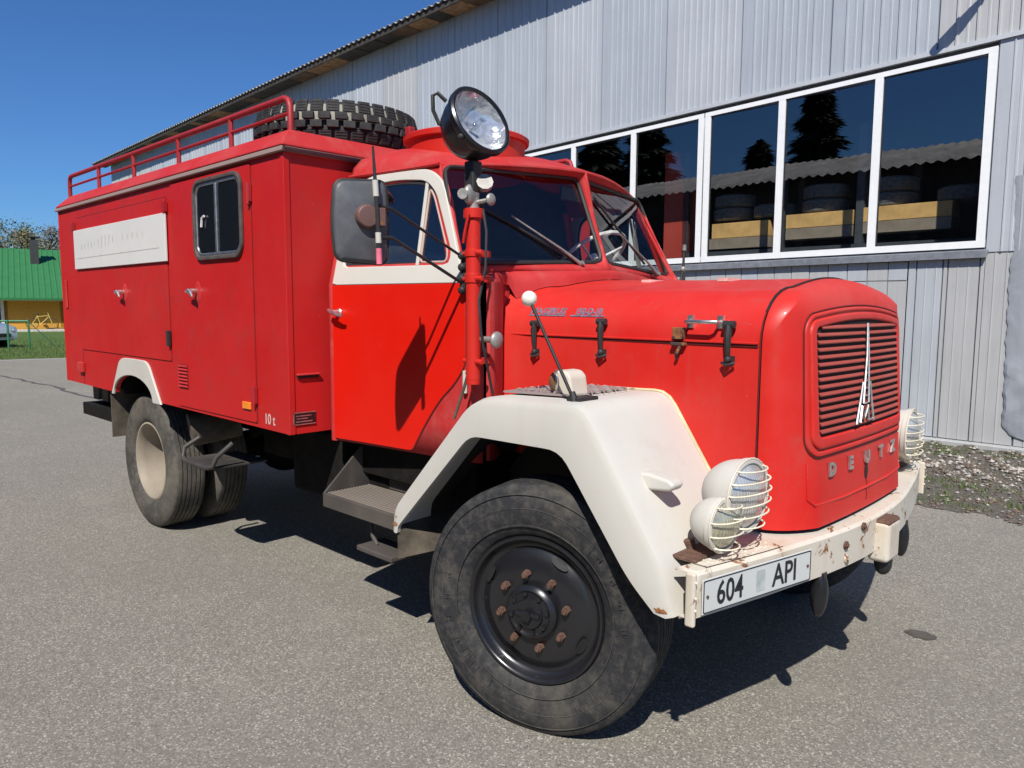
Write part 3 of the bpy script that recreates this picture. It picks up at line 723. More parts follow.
mb = MB(); mb.ball((-.27, 0, .9), .1, 8, 6, sc=(1.3, .7, .4)); mb.build('saddle', RUBBER, bk)
# green pipe fence by the lawn
def gp(u, v): return px_ground(u, v)
A = gp(-30, 349.5); B = gp(9, 349.5); D = gp(30, 349.3)
fn = empty('pipe_fence', tuple(B)); tag(fn, 'green pipe fence with a diagonal stay in front of the parked car', 'fence')
FG = simple('fence_green', (.03, .16, .07), .5)
for q in (A, B, D):
    mb = MB(); mb.cyl(q-B, q-B+Vector((0, 0, 1.02)), .035, n=8); mb.build('post', FG, fn)
mb = MB(); mb.cyl(A-B+Vector((0, 0, 1.0)), D-B+Vector((0, 0, 1.0)), .035, n=8); mb.build('rail', FG, fn)
mb = MB(); mb.cyl(D-B+Vector((0, 0, .98)), gp(57, 347)-B, .015, n=6); mb.build('stay', simple('stay', (.35, .5, .42), .5), fn)
# parked car at the left edge, nose to the right
cp = px_ground(-38, 347); car = empty('parked_car', tuple(cp), hang-.95); tag(car, 'silver blue hatchback parked on the grass at the left edge behind the fence', 'car')
CARP = paint('car_silver', (.33, .40, .48), .3, streak=False, metal=.4, coat=.5)
mb = MB()
sec = [(-1.95, .55, .75, .70), (-1.85, .35, .95, .80), (-1.2, .28, .98, .84), (0, .26, .98, .86), (.9, .26, .95, .86), (1.5, .27, .88, .85), (1.86, .27, .80, .82), (1.97, .30, .70, .76)]
def cf(u, v):
    i = u*(len(sec)-1); k = min(int(i), len(sec)-2); t = i-k; x, z0, z1, hw = [lerp(sec[k][j], sec[k+1][j], t) for j in range(4)]
    a = v*2*PI; cy = math.copysign(abs(math.cos(a))**.3, math.cos(a)); cz_ = math.copysign(abs(math.sin(a))**.4, math.sin(a)); return (x, hw*cy, (z0+z1)/2+(z1-z0)/2*cz_)
mb.grid(cf, 21, 24); mb.add([cf(1, v/24) for v in range(24)], [tuple(range(24))]); mb.build('body', CARP, car, ang=50)
mb = MB(); top = [(-1.8, .93), (-1.35, 1.42), (-.2, 1.46), (.45, 1.38), (1.05, .90)]
mb.prism(top, lambda p, s: (p[0], (1 if s else -1)*(.78 if p[1] < 1 else .62), p[1])); mb.build('cabin', CARP, car, bevel=.05)
for s_ in (-1, 1):
    mb = MB(); mb.prism([(-1.45, .95), (-1.2, 1.34), (-.25, 1.38), (.35, 1.31), (.85, .95)], lambda p, s: (p[0], s_*(lerp(.80, .66, (p[1]-.93)/.45)+(.012 if s else -.01)), p[1])); mb.build('side_window', DARK_IN, car)
    mb = MB(); mb.ball((1.90, s_*.60, .62), .13, 10, 8, sc=(.7, 1, .7)); mb.build('headlight', REFLECT, car)
    for x in (-1.25, 1.2):
        mb = MB(); mb.lathe([(.05, .02), (.2, .03), (.28, .09), (.31, .06), (.31, -.12)], axisM((x, s_*.72, .31), (0, s_, 0)), 20); mb.build('wheel', RUBBER, car)
mb = MB(); mb.add([(.52, -.60, 1.37), (.52, .60, 1.37), (1.08, .72, .92), (1.08, -.72, .92)], [(0, 1, 2, 3)]); mb.build('windscreen', DARK_IN, car, solid=.01)
mb = MB(); mb.cbox((1.975, 0, .46), (.04, 1.0, .14)); mb.build('grille', BLACK_MATT, car, bevel=.01)

# ============================================================ fire truck (origin on the ground under the front axle, x forward, the near side is -y)
TR = empty('fire_truck', (0, 0, 0)); tag(TR, 'old red bonneted fire truck with white front mudguards and box body parked on asphalt', 'fire truck')
HW = 1.22; XF, XR = -1.594, -5.236; ZT = 2.415; ZB = .985

# ---- box body
arch_in = [(-4.10, ZB)]+[(-3.735-.365*math.cos(a*PI/14), ZB-.0+.150*math.sin(a*PI/14)) for a in range(1, 14)]+[(-3.37, ZB)]
def sidepoly():
    return [(XR, ZB+.01), *[(x, z) for x, z in arch_in], (XF, ZB-.01), (XF, ZT), (XR, ZT)]
mb = MB()
for s_ in (-1, 1):
    mb = MB(); mb.prism(sidepoly(), SIDE(s_*HW, s_*(HW-.03))); mb.build('side_panel', BODY_RED, TR, smooth=False)
mb = MB(); mb.box((XF-.03, -HW+.031, ZB-.01), (XF-.001, HW-.031, ZT)); mb.build('front_panel', BODY_RED, TR, smooth=False)
mb = MB(); mb.box((XR+.001, -HW+.031, ZB+.01), (XR+.03, HW-.031, ZT)); mb.build('rear_panel', BODY_RED, TR, smooth=False)
mb = MB(); mb.box((XR+.03, -HW+.03, ZB+.16), (XF-.03, HW-.03, ZB+.2)); mb.box((-4.12, -HW+.06, ZB-.02), (-4.09, HW-.06, ZB+.2)); mb.box((-3.38, -HW+.06, ZB-.02), (-3.35, HW-.06, ZB+.2)); mb.box((XR+.04, -HW+.04, ZB+.02), (-4.12, HW-.04, ZB+.05)); mb.box((-3.35, -HW+.04, ZB+.0), (XF-.04, HW-.04, ZB+.03))
mb.build('body_floor', UNDER, TR, smooth=False)
# roof cap with chamfered edge and drip rail
mb = MB()
base = [(XR-.015, -HW-.015), (XF+.015, -HW-.015), (XF+.015, HW+.015), (XR-.015, HW+.015)]
def lv(i, z): return [(base[0][0]+i, base[0][1]+i, z), (base[1][0]-i, base[1][1]+i, z), (base[2][0]-i, base[2][1]-i, z), (base[3][0]+i, base[3][1]-i, z)]
L = [lv(0, ZT-.0), lv(0, ZT+.012), lv(.08, ZT+.095), lv(.10, ZT+.105)]
vs = sum(L, []); fs = [(3, 2, 1, 0)]
for k in range(3):
    for j in range(4): fs.append((k*4+j, k*4+(j+1) % 4, k*4+4+(j+1) % 4, k*4+4+j))
fs.append((12, 13, 14, 15)); mb.add(vs, fs)
mb.build('roof', FADED_RED, TR, bevel=.006)
mb = MB()
e = .018
for a, b_ in ((base[0], base[1]), (base[1], base[2]), (base[2], base[3]), (base[3], base[0])):
    pass
mb.box((XR-e-.006, -HW-e-.006, ZT-.026), (XF+e+.006, -HW-.002, ZT-.004)); mb.box((XR-e-.006, HW+.002, ZT-.026), (XF+e+.006, HW+e+.006, ZT-.004))
mb.box((XF+.002, -HW-.002, ZT-.026), (XF+e+.006, HW+.002, ZT-.004)); mb.box((XR-e-.006, -HW-.002, ZT-.026), (XR-.002, HW+.002, ZT-.004))
mb.build('drip_rail', GREY_TRIM, TR, bevel=.003)
# corner and lower trims
mb = MB(); mb.box((XF-.03, -HW-.005, ZB-.012), (XF+.005, -HW+.03, ZT-.027)); mb.build('corner_trim', BODY_RED, TR, bevel=.004)
mb = MB(); mb.box((XR-.004, -HW-.005, ZB+.008), (XR+.025, -HW+.03, ZT-.027)); mb.build('corner_trim', BODY_RED, TR, bevel=.004)
# roof railing
def railing(ys, name='roof_railing'):
    mb = MB(); y = ys*1.12; z0 = ZT+.10; zt = 2.685; zm = 2.605
    mb.tube([(-1.69, y, z0), (-1.69, y, zt-.05), (-1.705, y, zt-.015), (-1.74, y, zt), (-3.4, y, zt), (-5.20, y, zt), (-5.235, y, zt-.015), (-5.25, y, zt-.05), (-5.25, y, z0)], .0165, 10)
    mb.tube([(-1.69, y, zm), (-5.25, y, zm)], .010, 8)
    r = mb.build(name, RAIL_RED, TR)
    for x in (-2.34, -3.06, -3.82, -4.54):
        m2 = MB(); m2.cyl((x, y, z0), (x, y, zt), .0145, n=8); m2.build('post', RAIL_RED, r)
    return r
railing(-1); railing(1)
# wheel arch trim
outer = [(-4.15, ZB-.012), (-3.975, 1.215), (-3.93, 1.243), (-3.87, 1.252), (-3.75, 1.254), (-3.62, 1.254), (-3.50, 1.252), (-3.45, 1.243), (-3.41, 1.215), (-3.23, ZB-.012)]
def resample(P, n):
    D = [0]
    for a, b_ in zip(P, P[1:]): D.append(D[-1]+math.dist(a, b_))
    out = []
    for i in range(n):
        t = D[-1]*i/(n-1); k = 0
        while k < len(P)-2 and D[k+1] < t: k += 1
        q = (t-D[k])/(D[k+1]-D[k]); out.append((lerp(P[k][0], P[k+1][0], q), lerp(P[k][1], P[k+1][1], q)))
    return out
for s_ in (-1, 1):
    inn = [(p[0]*1.0, p[1]) for p in arch_in]; inn[0] = (-4.105, ZB-.012); inn[-1] = (-3.365, ZB-.012)
    O = resample(outer, 33); I = resample(inn, 33); f = SIDE(s_*(HW+.014), s_*(HW+.001))
    mb = MB(); n = 33
    vs = [f(p, 1) for p in O]+[f(p, 1) for p in I]+[f(p, 0) for p in O]+[f(p, 0) for p in I]; fs = []
    for i in range(n-1): fs += [(i, n+i, n+i+1, i+1), (i, i+1, 2*n+i+1, 2*n+i), (n+i, 3*n+i, 3*n+i+1, n+i+1)]
    fs += [(0, 2*n, 3*n, n), (n-1, 2*n-1, 4*n-1, 3*n-1)]
    mb.add(vs, fs); mb.build('wheel_arch_trim', WHITE, TR, bevel=.004)
SEAM = simple('seam_dark', (.10, .006, .006), .8)
def locker(s_, x0, x1, z0, z1, name, lab=None):
    mb = MB(); f = SIDE(s_*(HW+.006), s_*(HW+.0005))
    mb.prism(rrect(x0, x1, z0, z1, .012, 2), f)
    f2 = SIDE(s_*(HW+.0012), s_*(HW+.0005)); mb.prism(rrect(x0-.007, x1+.007, z0-.007, z1+.007, .012, 2), f2, mi=1)
    o = mb.build(name, [BODY_RED, SEAM], TR, bevel=.002, segs=1)
    return o
def handle(par, s_, x, z):
    mb = MB(); y = s_*(HW+.006)
    mb.ball((x+.012, y, z-.005), .055, 16, 10, sc=(.75, .10, 1.15)); mb.build('recess', FADED_RED, par)
    mb = MB(); mb.cyl((x, y, z), (x, y+s_*.045, z), .016, n=12); mb.tube([(x-.055, y+s_*.045, z-.004), (x, y+s_*.052, z), (x+.02, y+s_*.05, z-.01), (x+.03, y+s_*.045, z-.035)], [.008, .014, .012, .008], 8)
    mb.build('handle', DULL_CHROME, par)
for s_ in (-1, 1):
    dr = locker(s_, -2.955, -1.935, 1.0, 2.37, 'entrance_door'); handle(dr, s_, -2.62, 1.715)
    # sliding window with rounded frame
    o_ = rrect(-2.610, -2.010, 1.890, 2.350, .085, 6); i_ = rrect(-2.588, -2.032, 1.912, 2.328, .066, 6); i2 = rrect(-2.570, -2.050, 1.930, 2.310, .052, 6)
    mb = MB(); mb.ring(o_, i_, SIDE(s_*(HW+.026), s_*(HW+.006))); fr = mb.build('window', simple('old_gasket', (.075, .06, .055), .7, var=.4), dr, bevel=.005)
    mb = MB(); mb.ring(i_, i2, SIDE(s_*(HW+.016), s_*(HW+.006))); f = SIDE(s_*(HW+.020), s_*(HW+.008)); mb.prism([(-2.330, 1.931), (-2.308, 1.931), (-2.308, 2.309), (-2.330, 2.309)], f)
    fr2 = mb.build('window_sash', DULL_CHROME, dr, bevel=.003)
    mb = MB(); mb.prism(i2, SIDE(s_*(HW+.0105), s_*(HW+.0075))); mb.build('window_pane', simple('dark_pane', (.008, .010, .014), .05, var=.1), dr, smooth=False)
    mb = MB(); mb.tube([(-2.50, s_*(HW+.02), 2.08), (-2.49, s_*(HW+.02), 2.13), (-2.46, s_*(HW+.02), 2.14)], .007, 6); mb.build('window_catch', simple('catch_white', (.7, .7, .68), .4), dr)
    for z in (2.22, 1.15):
        mb = MB(); mb.box((-1.95, min(s_*(HW+.003), s_*(HW+.022)), z-.045), (-1.92, max(s_*(HW+.003), s_*(HW+.022)), z+.045)); mb.cyl((-1.935, s_*(HW+.02), z-.06), (-1.935, s_*(HW+.02), z+.05), .010, n=8)
        mb.build('hinge', RAIL_RED, dr, bevel=.002)
    lk = locker(s_, -4.79, -3.045, 1.275, 2.30, 'locker_door'); handle(lk, s_, -3.81, 1.72)
    for x in (-4.84, -3.03):
        mb = MB(); mb.box((x-.018, min(s_*(HW+.003), s_*(HW+.026)), 2.21), (x+.018, max(s_*(HW+.003), s_*(HW+.018)), 2.27)); mb.cyl((x, s_*(HW+.018), 2.20), (x, s_*(HW+.018), 2.28), .010, n=8); mb.build('hinge', RAIL_RED, lk, bevel=.002)
    mb = MB(); mb.box((-3.055, min(s_*(HW+.006), s_*(HW+.03)), 1.37), (-3.03, max(s_*(HW+.006), s_*(HW+.03)), 1.47)); mb.build('latch', RUBBER, lk, bevel=.004)
    # sign board with ghosted lettering
    mb = MB(); mb.box((-4.81, min(s_*(HW+.008), s_*(HW+.022)), 1.905), (-3.022, max(s_*(HW+.008), s_*(HW+.022)), 2.205)); sg = mb.build('sign_board', SIGN_WHITE, TR, bevel=.003)
    if s_ < 0:
        mb = MB(); rnd = random.Random(4); y = -(HW+.0235)
        M = Matrix(((1, 0, 0, -4.19), (0, 0, -1, y), (0, 1, 0, 2.075), (0, 0, 0, 1)))
        for x, z, l, hgt in [(-4.62+i*.075, 2.07+.01*i*.3, .003, rnd.uniform(.03, .09)) for i in range(10)]+[(-3.75+i*.09, 2.10, .003, rnd.uniform(.03, .07)) for i in range(5)]:
            a = rnd.uniform(-.35, .35); mb.add([(x-l-a*hgt/2, y, z-hgt/2), (x+l-a*hgt/2, y, z-hgt/2), (x+l+a*hgt/2, y, z+hgt/2), (x-l+a*hgt/2, y, z+hgt/2)], [(0, 1, 2, 3)])
        mb.add([(-4.77, y, 1.985), (-3.12, y, 1.992), (-3.12, y, 1.996), (-4.77, y, 1.989)], [(0, 1, 2, 3)])
        mb.build('old_lettering', simple('ghost', (.50, .50, .48), .6), sg, smooth=False, recalc=False)
    # small rear locker seam and catch
    mb = MB(); mb.box((-5.15, min(s_*(HW+.001), s_*(HW+.012)), 1.60), (-5.10, max(s_*(HW+.001), s_*(HW+.012)), 1.83)); mb.build('rear_recess', FADED_RED, TR, bevel=.005)
    mb = MB(); f = SIDE(s_*(HW+.0015), s_*(HW+.0005))
    mb.prism([(-4.80, 1.0), (-4.793, 1.0), (-4.793, 1.27), (-4.80, 1.27)], f); mb.build('panel_seam', SEAM, TR, smooth=False)
    mb = MB(); mb.box((-4.87, min(s_*(HW+.001), s_*(HW+.03)), 1.09), (-4.76, max(s_*(HW+.001), s_*(HW+.03)), 1.17)); mb.build('catch', FADED_RED, TR, bevel=.006)
    # vent louvres
    mb = MB()
    for k in range(7):
        z = 1.125+k*.021; M = Matrix.Translation((-2.86, s_*(HW+.009), z)) @ Matrix.Rotation(s_*R(35), 4, 'X'); mb.box((-.062, -.008, -.006), (.062, .008, .006), M)
    mb.box((-2.927, min(s_*(HW+.006), s_*(HW+.0085)), 1.112), (-2.793, max(s_*(HW+.006), s_*(HW+.0085)), 1.264), mi=1)
    mb.build('vent', [FADED_RED, SEAM], TR, bevel=.002, segs=1)
    mb = MB(); mb.box((-2.075, min(s_*(HW+.006), s_*(HW+.018)), 1.067), (-1.985, max(s_*(HW+.006), s_*(HW+.018)), 1.107)); mb.build('side_reflector', ORANGE, TR, bevel=.004)
mb = MB(); M = Matrix(((1, 0, 0, -1.80), (0, 0, -1, -(HW+.0015)), (0, 1, 0, 1.03), (0, 0, 0, 1)))
text_mesh(mb, '10 t', .082, M, .0008, sx=.85); mb.build('load_marking', WHITE, TR, smooth=False)
# front face fittings of the body
mb = MB(); mb.box((XF+.001, -1.175, 1.262), (XF+.010, -1.055, 1.276)); mb.build('slot', BLACK_MATT, TR); mb = MB(); mb.box((XF+.001, -1.18, 1.277), (XF+.022, -1.05, 1.287)); mb.build('slot_lip', FADED_RED, TR, bevel=.003)
mb = MB(); mb.box((XF+.0005, -1.205, 1.022), (XF+.006, -1.075, 1.088)); pl_ = mb.build('maker_plate', BLACK, TR, bevel=.002)
mb = MB(); [mb.box((XF+.0062, y0, z0), (XF+.0072, y1, z1)) for y0, y1, z0, z1 in ((-1.205, -1.075, 1.083, 1.088), (-1.205, -1.075, 1.022, 1.026), (-1.205, -1.200, 1.022, 1.088), (-1.19, -1.10, 1.066, 1.070), (-1.185, -1.12, 1.052, 1.056), (-1.19, -1.095, 1.036, 1.041))]; mb.build('plate_lines', DULL_CHROME, pl_, smooth=False)

# ---- chassis and things under the body
mb = MB()
for s_ in (-1, 1): mb.box((-5.3, s_*.42-.04, .68), (.70, s_*.42+.04, .86))
for x in (-5.0, -3.2, -2.2, -1.2, .55): mb.box((x-.04, -.38, .70), (x+.04, .38, .82))
mb.build('chassis_frame', UNDER, TR, smooth=False, bevel=.006)
mb = MB(); mb.cyl((0, -.95, .484), (0, .95, .484), .06, n=12); mb.box((-.12, -.4, .42), (.12, .4, .55)); mb.build('front_axle', UNDER, TR)
mb = MB(); mb.cyl((-3.84, -.9, .49), (-3.84, .9, .49), .08, n=14); mb.ball((-3.84, 0, .49), .24, 16, 10); mb.cyl((-3.8, 0, .5), (-1.2, 0, .68), .05, n=10); mb.build('rear_axle', UNDER, TR)
for s_ in (-1, 1):
    mb = MB(); 
    for k in range(5): mb.tube([(-3.84-.65+.06*k, s_*.5, .73-.02*k), (-3.84, s_*.5, .58-.014*k+.02), (-3.84+.65-.06*k, s_*.5, .73-.02*k)], .022, 4)
    mb.build('leaf_spring', UNDER, TR)
# fuel tank, battery and equipment boxes
for s_ in (-1, 1):
    mb = MB(); mb.box((-2.15, s_*.66-.24, .54), (-1.62, s_*.66+.24, .94)); mb.box((-1.56, s_*.62-.2, .50), (-1.30, s_*.62+.2, .94)); mb.build('fuel_tank', UNDER, TR, bevel=.03)
mb = MB(); mb.box((-2.95, -.66, .62), (-2.3, -.55, .96)); mb.build('underbody_box', UNDER, TR, bevel=.01)
mb = MB(); mb.box((-1.5, -.86, .74), (-.6, -.5, .94)); mb.build('underbody_box', UNDER, TR, bevel=.01)
mb = MB(); mb.cyl((-3.15, -1.08, .80), (-3.06, -.78, .85), .115, n=28); mb.build('air_tank', MUD, TR, bevel=.01)
mb = MB(); mb.tube([(-2.95, -1.10, .78), (-2.98, -1.19, .72), (-2.96, -1.21, .66), (-2.90, -1.215, .645), (-2.60, -1.215, .645), (-2.54, -1.21, .66), (-2.52, -1.19, .72), (-2.49, -1.10, .80)], .016, 8)
mb.box((-2.96, -1.20, .64), (-2.54, -.85, .655)); mb.build('foot_step', STEP, TR, bevel=.004)
# mudflaps
for s_ in (-1, 1):
    mb = MB(); mb.box((-4.31, min(s_*1.19, s_*.72), .62), (-4.295, max(s_*1.19, s_*.72), .99)); mb.build('mudflap', MUD, TR)
# rear under parts
mb = MB()
for x in (-5.02, -4.80): mb.add([(x-.05, -1.08, .84), (x+.07, -1.08, .84), (x+.10, -1.08, 1.0), (x-.06, -1.08, 1.0), (x-.05, -.95, .84), (x+.07, -.95, .84), (x+.10, -.95, 1.0), (x-.06, -.95, 1.0)], [(0, 1, 2, 3), (4, 7, 6, 5), (0, 4, 5, 1), (1, 5, 6, 2), (2, 6, 7, 3), (3, 7, 4, 0)])
mb.build('chock_bracket', STEP, TR, bevel=.004)
mb = MB(); mb.box((-5.22, -1.12, .70), (-4.40, -1.06, .80)); mb.box((-5.22, -1.06, .70), (-5.14, 1.1, .80)); mb.build('underrun_bar', UNDER, TR, bevel=.004)
mb = MB(); mb.tube([(-5.1, -.7, .9), (-4.7, -.85, .88), (-4.45, -.9, .9)], .05, 10); mb.build('exhaust_pipe', STEP, TR)

# ---- wheels
def rear_wheel(s_, y_out, outer_):
    mb = MB(); M = axisM((-3.84, s_*(y_out-.13), .487), (0, s_, 0))
    mb.lathe(tyre_prof(.488, .282, .25, .010, 6), M, 64); t = mb.build('wheel', TYRE_REAR, TR, ang=50)
    mb = MB(); mb.lathe([(.282, .07), (.289, .095), (.276, .098), (.262, .085), (.250, .04), (.242, -.06), (.225, -.12), (.17, -.145), (.10, -.15), (.0, -.15)], M, 48); mb.lathe([(.282, .07), (.282, -.10)], M, 32); mb.build('rim', RIM_CREAM, t)
    mb = MB(); mb.cyl(M @ Vector((0, 0, -.15)), M @ Vector((0, 0, -.05)), .09, n=20)
    for k in range(8):
        a = k*PI/4; mb.cyl(M @ Vector((.165*math.cos(a), .165*math.sin(a), -.15)), M @ Vector((.165*math.cos(a), .165*math.sin(a), -.115)), .016, n=6)
    if outer_: mb.build('hub', MUD, t)
for s_ in (-1, 1): rear_wheel(s_, 1.125, True); rear_wheel(s_, .81, False)
ST = R(14.8)
def front_wheel(s_):
    ax = Vector((math.sin(ST)*(1 if s_ < 0 else -1), -math.cos(ST), 0)) if s_ < 0 else Vector((-math.sin(ST), math.cos(ST), 0))
    c = Vector((0, s_*1.1253, .484))-ax*.105; M = axisM(c, ax)
    mb = MB(); mb.lathe(tyre_prof(.489, .285, .25, .010, 6), M, 96)
    t = mb.build('wheel', TYRE, TR, ang=50)
    mb = MB()
    # raised mould rings, radial sipes and lettering on the sidewall
    for r, h in ((.40, .1248), (.335, .1225), (.452, .119)): mb.tube([M @ Vector((r*math.cos(a*PI/48), r*math.sin(a*PI/48), h)) for a in range(96)], .0022, 5, closed=True)
    rnd = random.Random(3)
    for k in range(46):
        a = rnd.uniform(0, 2*PI); r0 = rnd.uniform(.345, .38); mb.tube([M @ Vector((r*math.cos(a), r*math.sin(a), h)) for r, h in ((r0, .1237), (r0+.04, .1255))], .0011, 4)
    for k in range(26):
        if k % 26 not in (0, 1, 2, 3, 12, 13, 14, 15): continue
        a = k*2*PI/26; w_ = .010
        q = [M @ Vector(((.368+dr)*math.cos(a+da), (.368+dr)*math.sin(a+da), .1262)) for dr, da in ((0, 0), (.024, 0), (.024, .04), (.012, .0), (.012, .04), (0, .04))]
        mb.tube([q[0], q[1], q[2]], .0016, 4); mb.tube([q[3], q[4], q[5]], .0016, 4)
    mb.build('sidewall_moulding', tyre_mat('moulding', (.024, .025, .027), (.13, .12, .10), .45, .8), t)
    mb = MB()
    mb.lathe([(.285, .07), (.289, .098), (.284, .105), (.276, .104), (.270, .094), (.262, .078), (.250, .066), (.238, .064), (.228, .072), (.205, .082), (.188, .090), (.12, .091), (.0, .091)], M, 72)
    mb.lathe([(.285, .07), (.285, -.10)], M, 32)
    rim = mb.build('rim', RIM_BLACK, t, ang=60)
    mb = MB()
    for k in range(4):
        a = k*PI/2+R(62); cth = []
        for j in range(12):
            b_ = j*PI/6; rr_ = .222+.014*math.sin(b_); aa = a+.17*math.cos(b_); cth.append(M @ Vector((rr_*math.cos(aa), rr_*math.sin(aa), .088-(rr_-.215)*.62+.003)))
        mb = MB(); mb.add(cth, [tuple(range(12))]); mb.build('hand_hole', BLACK_MATT, t, smooth=False)
    mb = MB(); mb.lathe([(.104, .088), (.106, .118), (.100, .126), (.088, .133), (.080, .128), (.060, .132), (.055, .142), (.0, .144)], M, 40)
    for k in range(8):
        a = k*PI/4+.2; mb.cyl(M @ Vector((.076*math.cos(a), .076*math.sin(a), .128)), M @ Vector((.076*math.cos(a), .076*math.sin(a), .142)), .009, n=6)
    mb.cyl(M @ Vector((0, 0, .14)), M @ Vector((0, 0, .165)), .022, n=6); mb.tube([M @ Vector((-.05, 0, .145)), M @ Vector((.05, 0, .145))], .010, 6)
    mb.build('hub', BLACK, t)
    for k in range(8):
        a = k*PI/4+R(12); p = Vector((.142*math.cos(a), .142*math.sin(a), -.014)); mb = MB()
        mb.cyl(M @ (p+Vector((0, 0, .104))), M @ (p+Vector((0, 0, .130))), .016, .0145, n=6); mb.cyl(M @ (p+Vector((0, 0, .129))), M @ (p+Vector((0, 0, .140))), .010, .009, n=10)
        mb.build('wheel_nut', RUST, t)
for s_ in (-1, 1): front_wheel(s_)

# ---- front mudguards
OP = roundpoly([(-.835, .625), (-.825, .735), (-.30, 1.285), (.255, 1.305), (.595, .80), (.640, .66)], [0, .05, .10, .055, .06, 0], 6)
AP = roundpoly([(-.790, .625), (-.785, .655), (-.315, 1.125), (.155, 1.128), (.455, .74), (.560, .652)], [0, .02, .055, .06, .08, 0], 6)
OP = resample(OP, 60); AP = resample(AP, 60)
def offset2(P, d):
    out = []
    for i in range(len(P)):
        a = Vector(P[max(i-1, 0)]); b_ = Vector(P[min(i+1, len(P)-1)]); t = (b_-a).normalized(); n = Vector((t.y, -t.x)); out.append((P[i][0]+n.x*d, P[i][1]+n.y*d))
    return out
for s_ in (-1, 1):
    mb = MB(); nn = 60; yo, yi = 1.165, .60; r = .036
    rows = []
    O1 = OP; O2 = offset2(OP, r*.30); O3 = offset2(OP, r); OI = offset2(OP, .018)
    rows.append([(p[0], s_*yi, p[1]) for p in OP]); rows.append([(p[0], s_*(yo-r*1.3), p[1]) for p in OP])
    rows.append([(p[0], s_*(yo-r*.3), p[1]) for p in O2]); rows.append([(p[0], s_*yo, p[1]) for p in O3])
    rows.append([(p[0], s_*(yo-.004), p[1]) for p in AP]); rows.append([(p[0], s_*(yo-.022), p[1]) for p in AP])
    rows.append([(p[0], s_*(yo-.03), p[1]) for p in offset2(OP, r)]); rows.append([(p[0], s_*yi, p[1]) for p in OI])
    vs = sum(rows, []); nr = len(rows); fs = []
    for j in range(nr):
        j2 = (j+1) % nr
        for i in range(nn-1): fs.append((j*nn+i, j*nn+i+1, j2*nn+i+1, j2*nn+i))
    fs += [tuple(j*nn for j in range(nr)), tuple(j*nn+nn-1 for j in reversed(range(nr)))]
    mb.add(vs, fs); fd = mb.build('mudguard', WHITE, TR, ang=50)
    # inner flap of steel at the rear foot
    mb = MB(); mb.add([(-.80, s_*1.15, .66), (-.80, s_*1.15, .50), (-.66, s_*1.0, .545), (-.70, s_*.70, .56), (-.80, s_*.70, .66)], [(0, 1, 2), (0, 2, 3, 4)]); mb.build('splash_plate', MUD, fd, solid=.006, recalc=False, smooth=False)
    mb = MB(); mb.prism([(-.80, .64), (-.26, 1.24), (.22, 1.26), (.54, .80), (.54, .64)], SIDE(s_*.60, s_*.64)); mb.build('inner_wing', BLACK_MATT, fd, smooth=False)
    OL = offset2(OP, .030); mb = MB(); mb.add([(p[0], s_*.61, p[1]) for p in OL]+[(p[0], s_*1.128, p[1]) for p in OL], [(i, i+1, nn+i+1, nn+i) for i in range(nn-1)]); mb.build('liner', BLACK_MATT, fd)
    mb = MB(); mb.box((-.40, min(s_*.3, s_*.58), .62), (.5, max(s_*.3, s_*.58), 1.3)); mb.build('engine_bay', BLACK_MATT, fd)
    # bead where mudguard meets the bonnet
    mb = MB(); mb.tube([(p[0], s_*.628, p[1]+.004) for p in OP[8:52]], .007, 6); mb.build('bead', simple('bead_yellow', (.62, .50, .30), .6), fd)
    # tread plate on top
    mb = MB(); mb.box((-.20, min(s_*.645, s_*1.04), 1.302), (.12, max(s_*.645, s_*1.04), 1.309), Matrix.Rotation(R(-2), 4, 'Y'))
    M_ = []
    for i in range(10):
        for j in range(10):
            x = -.19+i*.034; y = .67+j*.037; a = R(45) if (i+j) % 2 else R(-45); d = Vector((math.cos(a), math.sin(a), 0))*.013
            mb.tube([Vector((x, s_*y, 1.3095))-d, Vector((x, s_*y, 1.3115)), Vector((x, s_*y, 1.3095))+d], [.0015, .004, .0015], 5)
    mb.build('tread_plate', paint('tread_steel', (.25, .20, .19), .6, fade=(.34, .28, .26), rust=.7), fd, smooth=False)
# rust breaking through at the mudguard feet
rnd = random.Random(14)
for cx_, cz__, r0 in ((-.795, .665, .018), (.585, .668, .022), (-.79, .70, .008)):
    mb = MB(); mb.add([(cx_+r0*rnd.uniform(.6, 1.3)*math.cos(k*PI/7), -1.1658, cz__+r0*.55*rnd.uniform(.5, 1.3)*math.sin(k*PI/7)) for k in range(14)], [tuple(range(14))]); mb.build('rust_patch', paint('orange_rust', (.30, .12, .04), .9, rust=.5), TR, smooth=False, recalc=False)
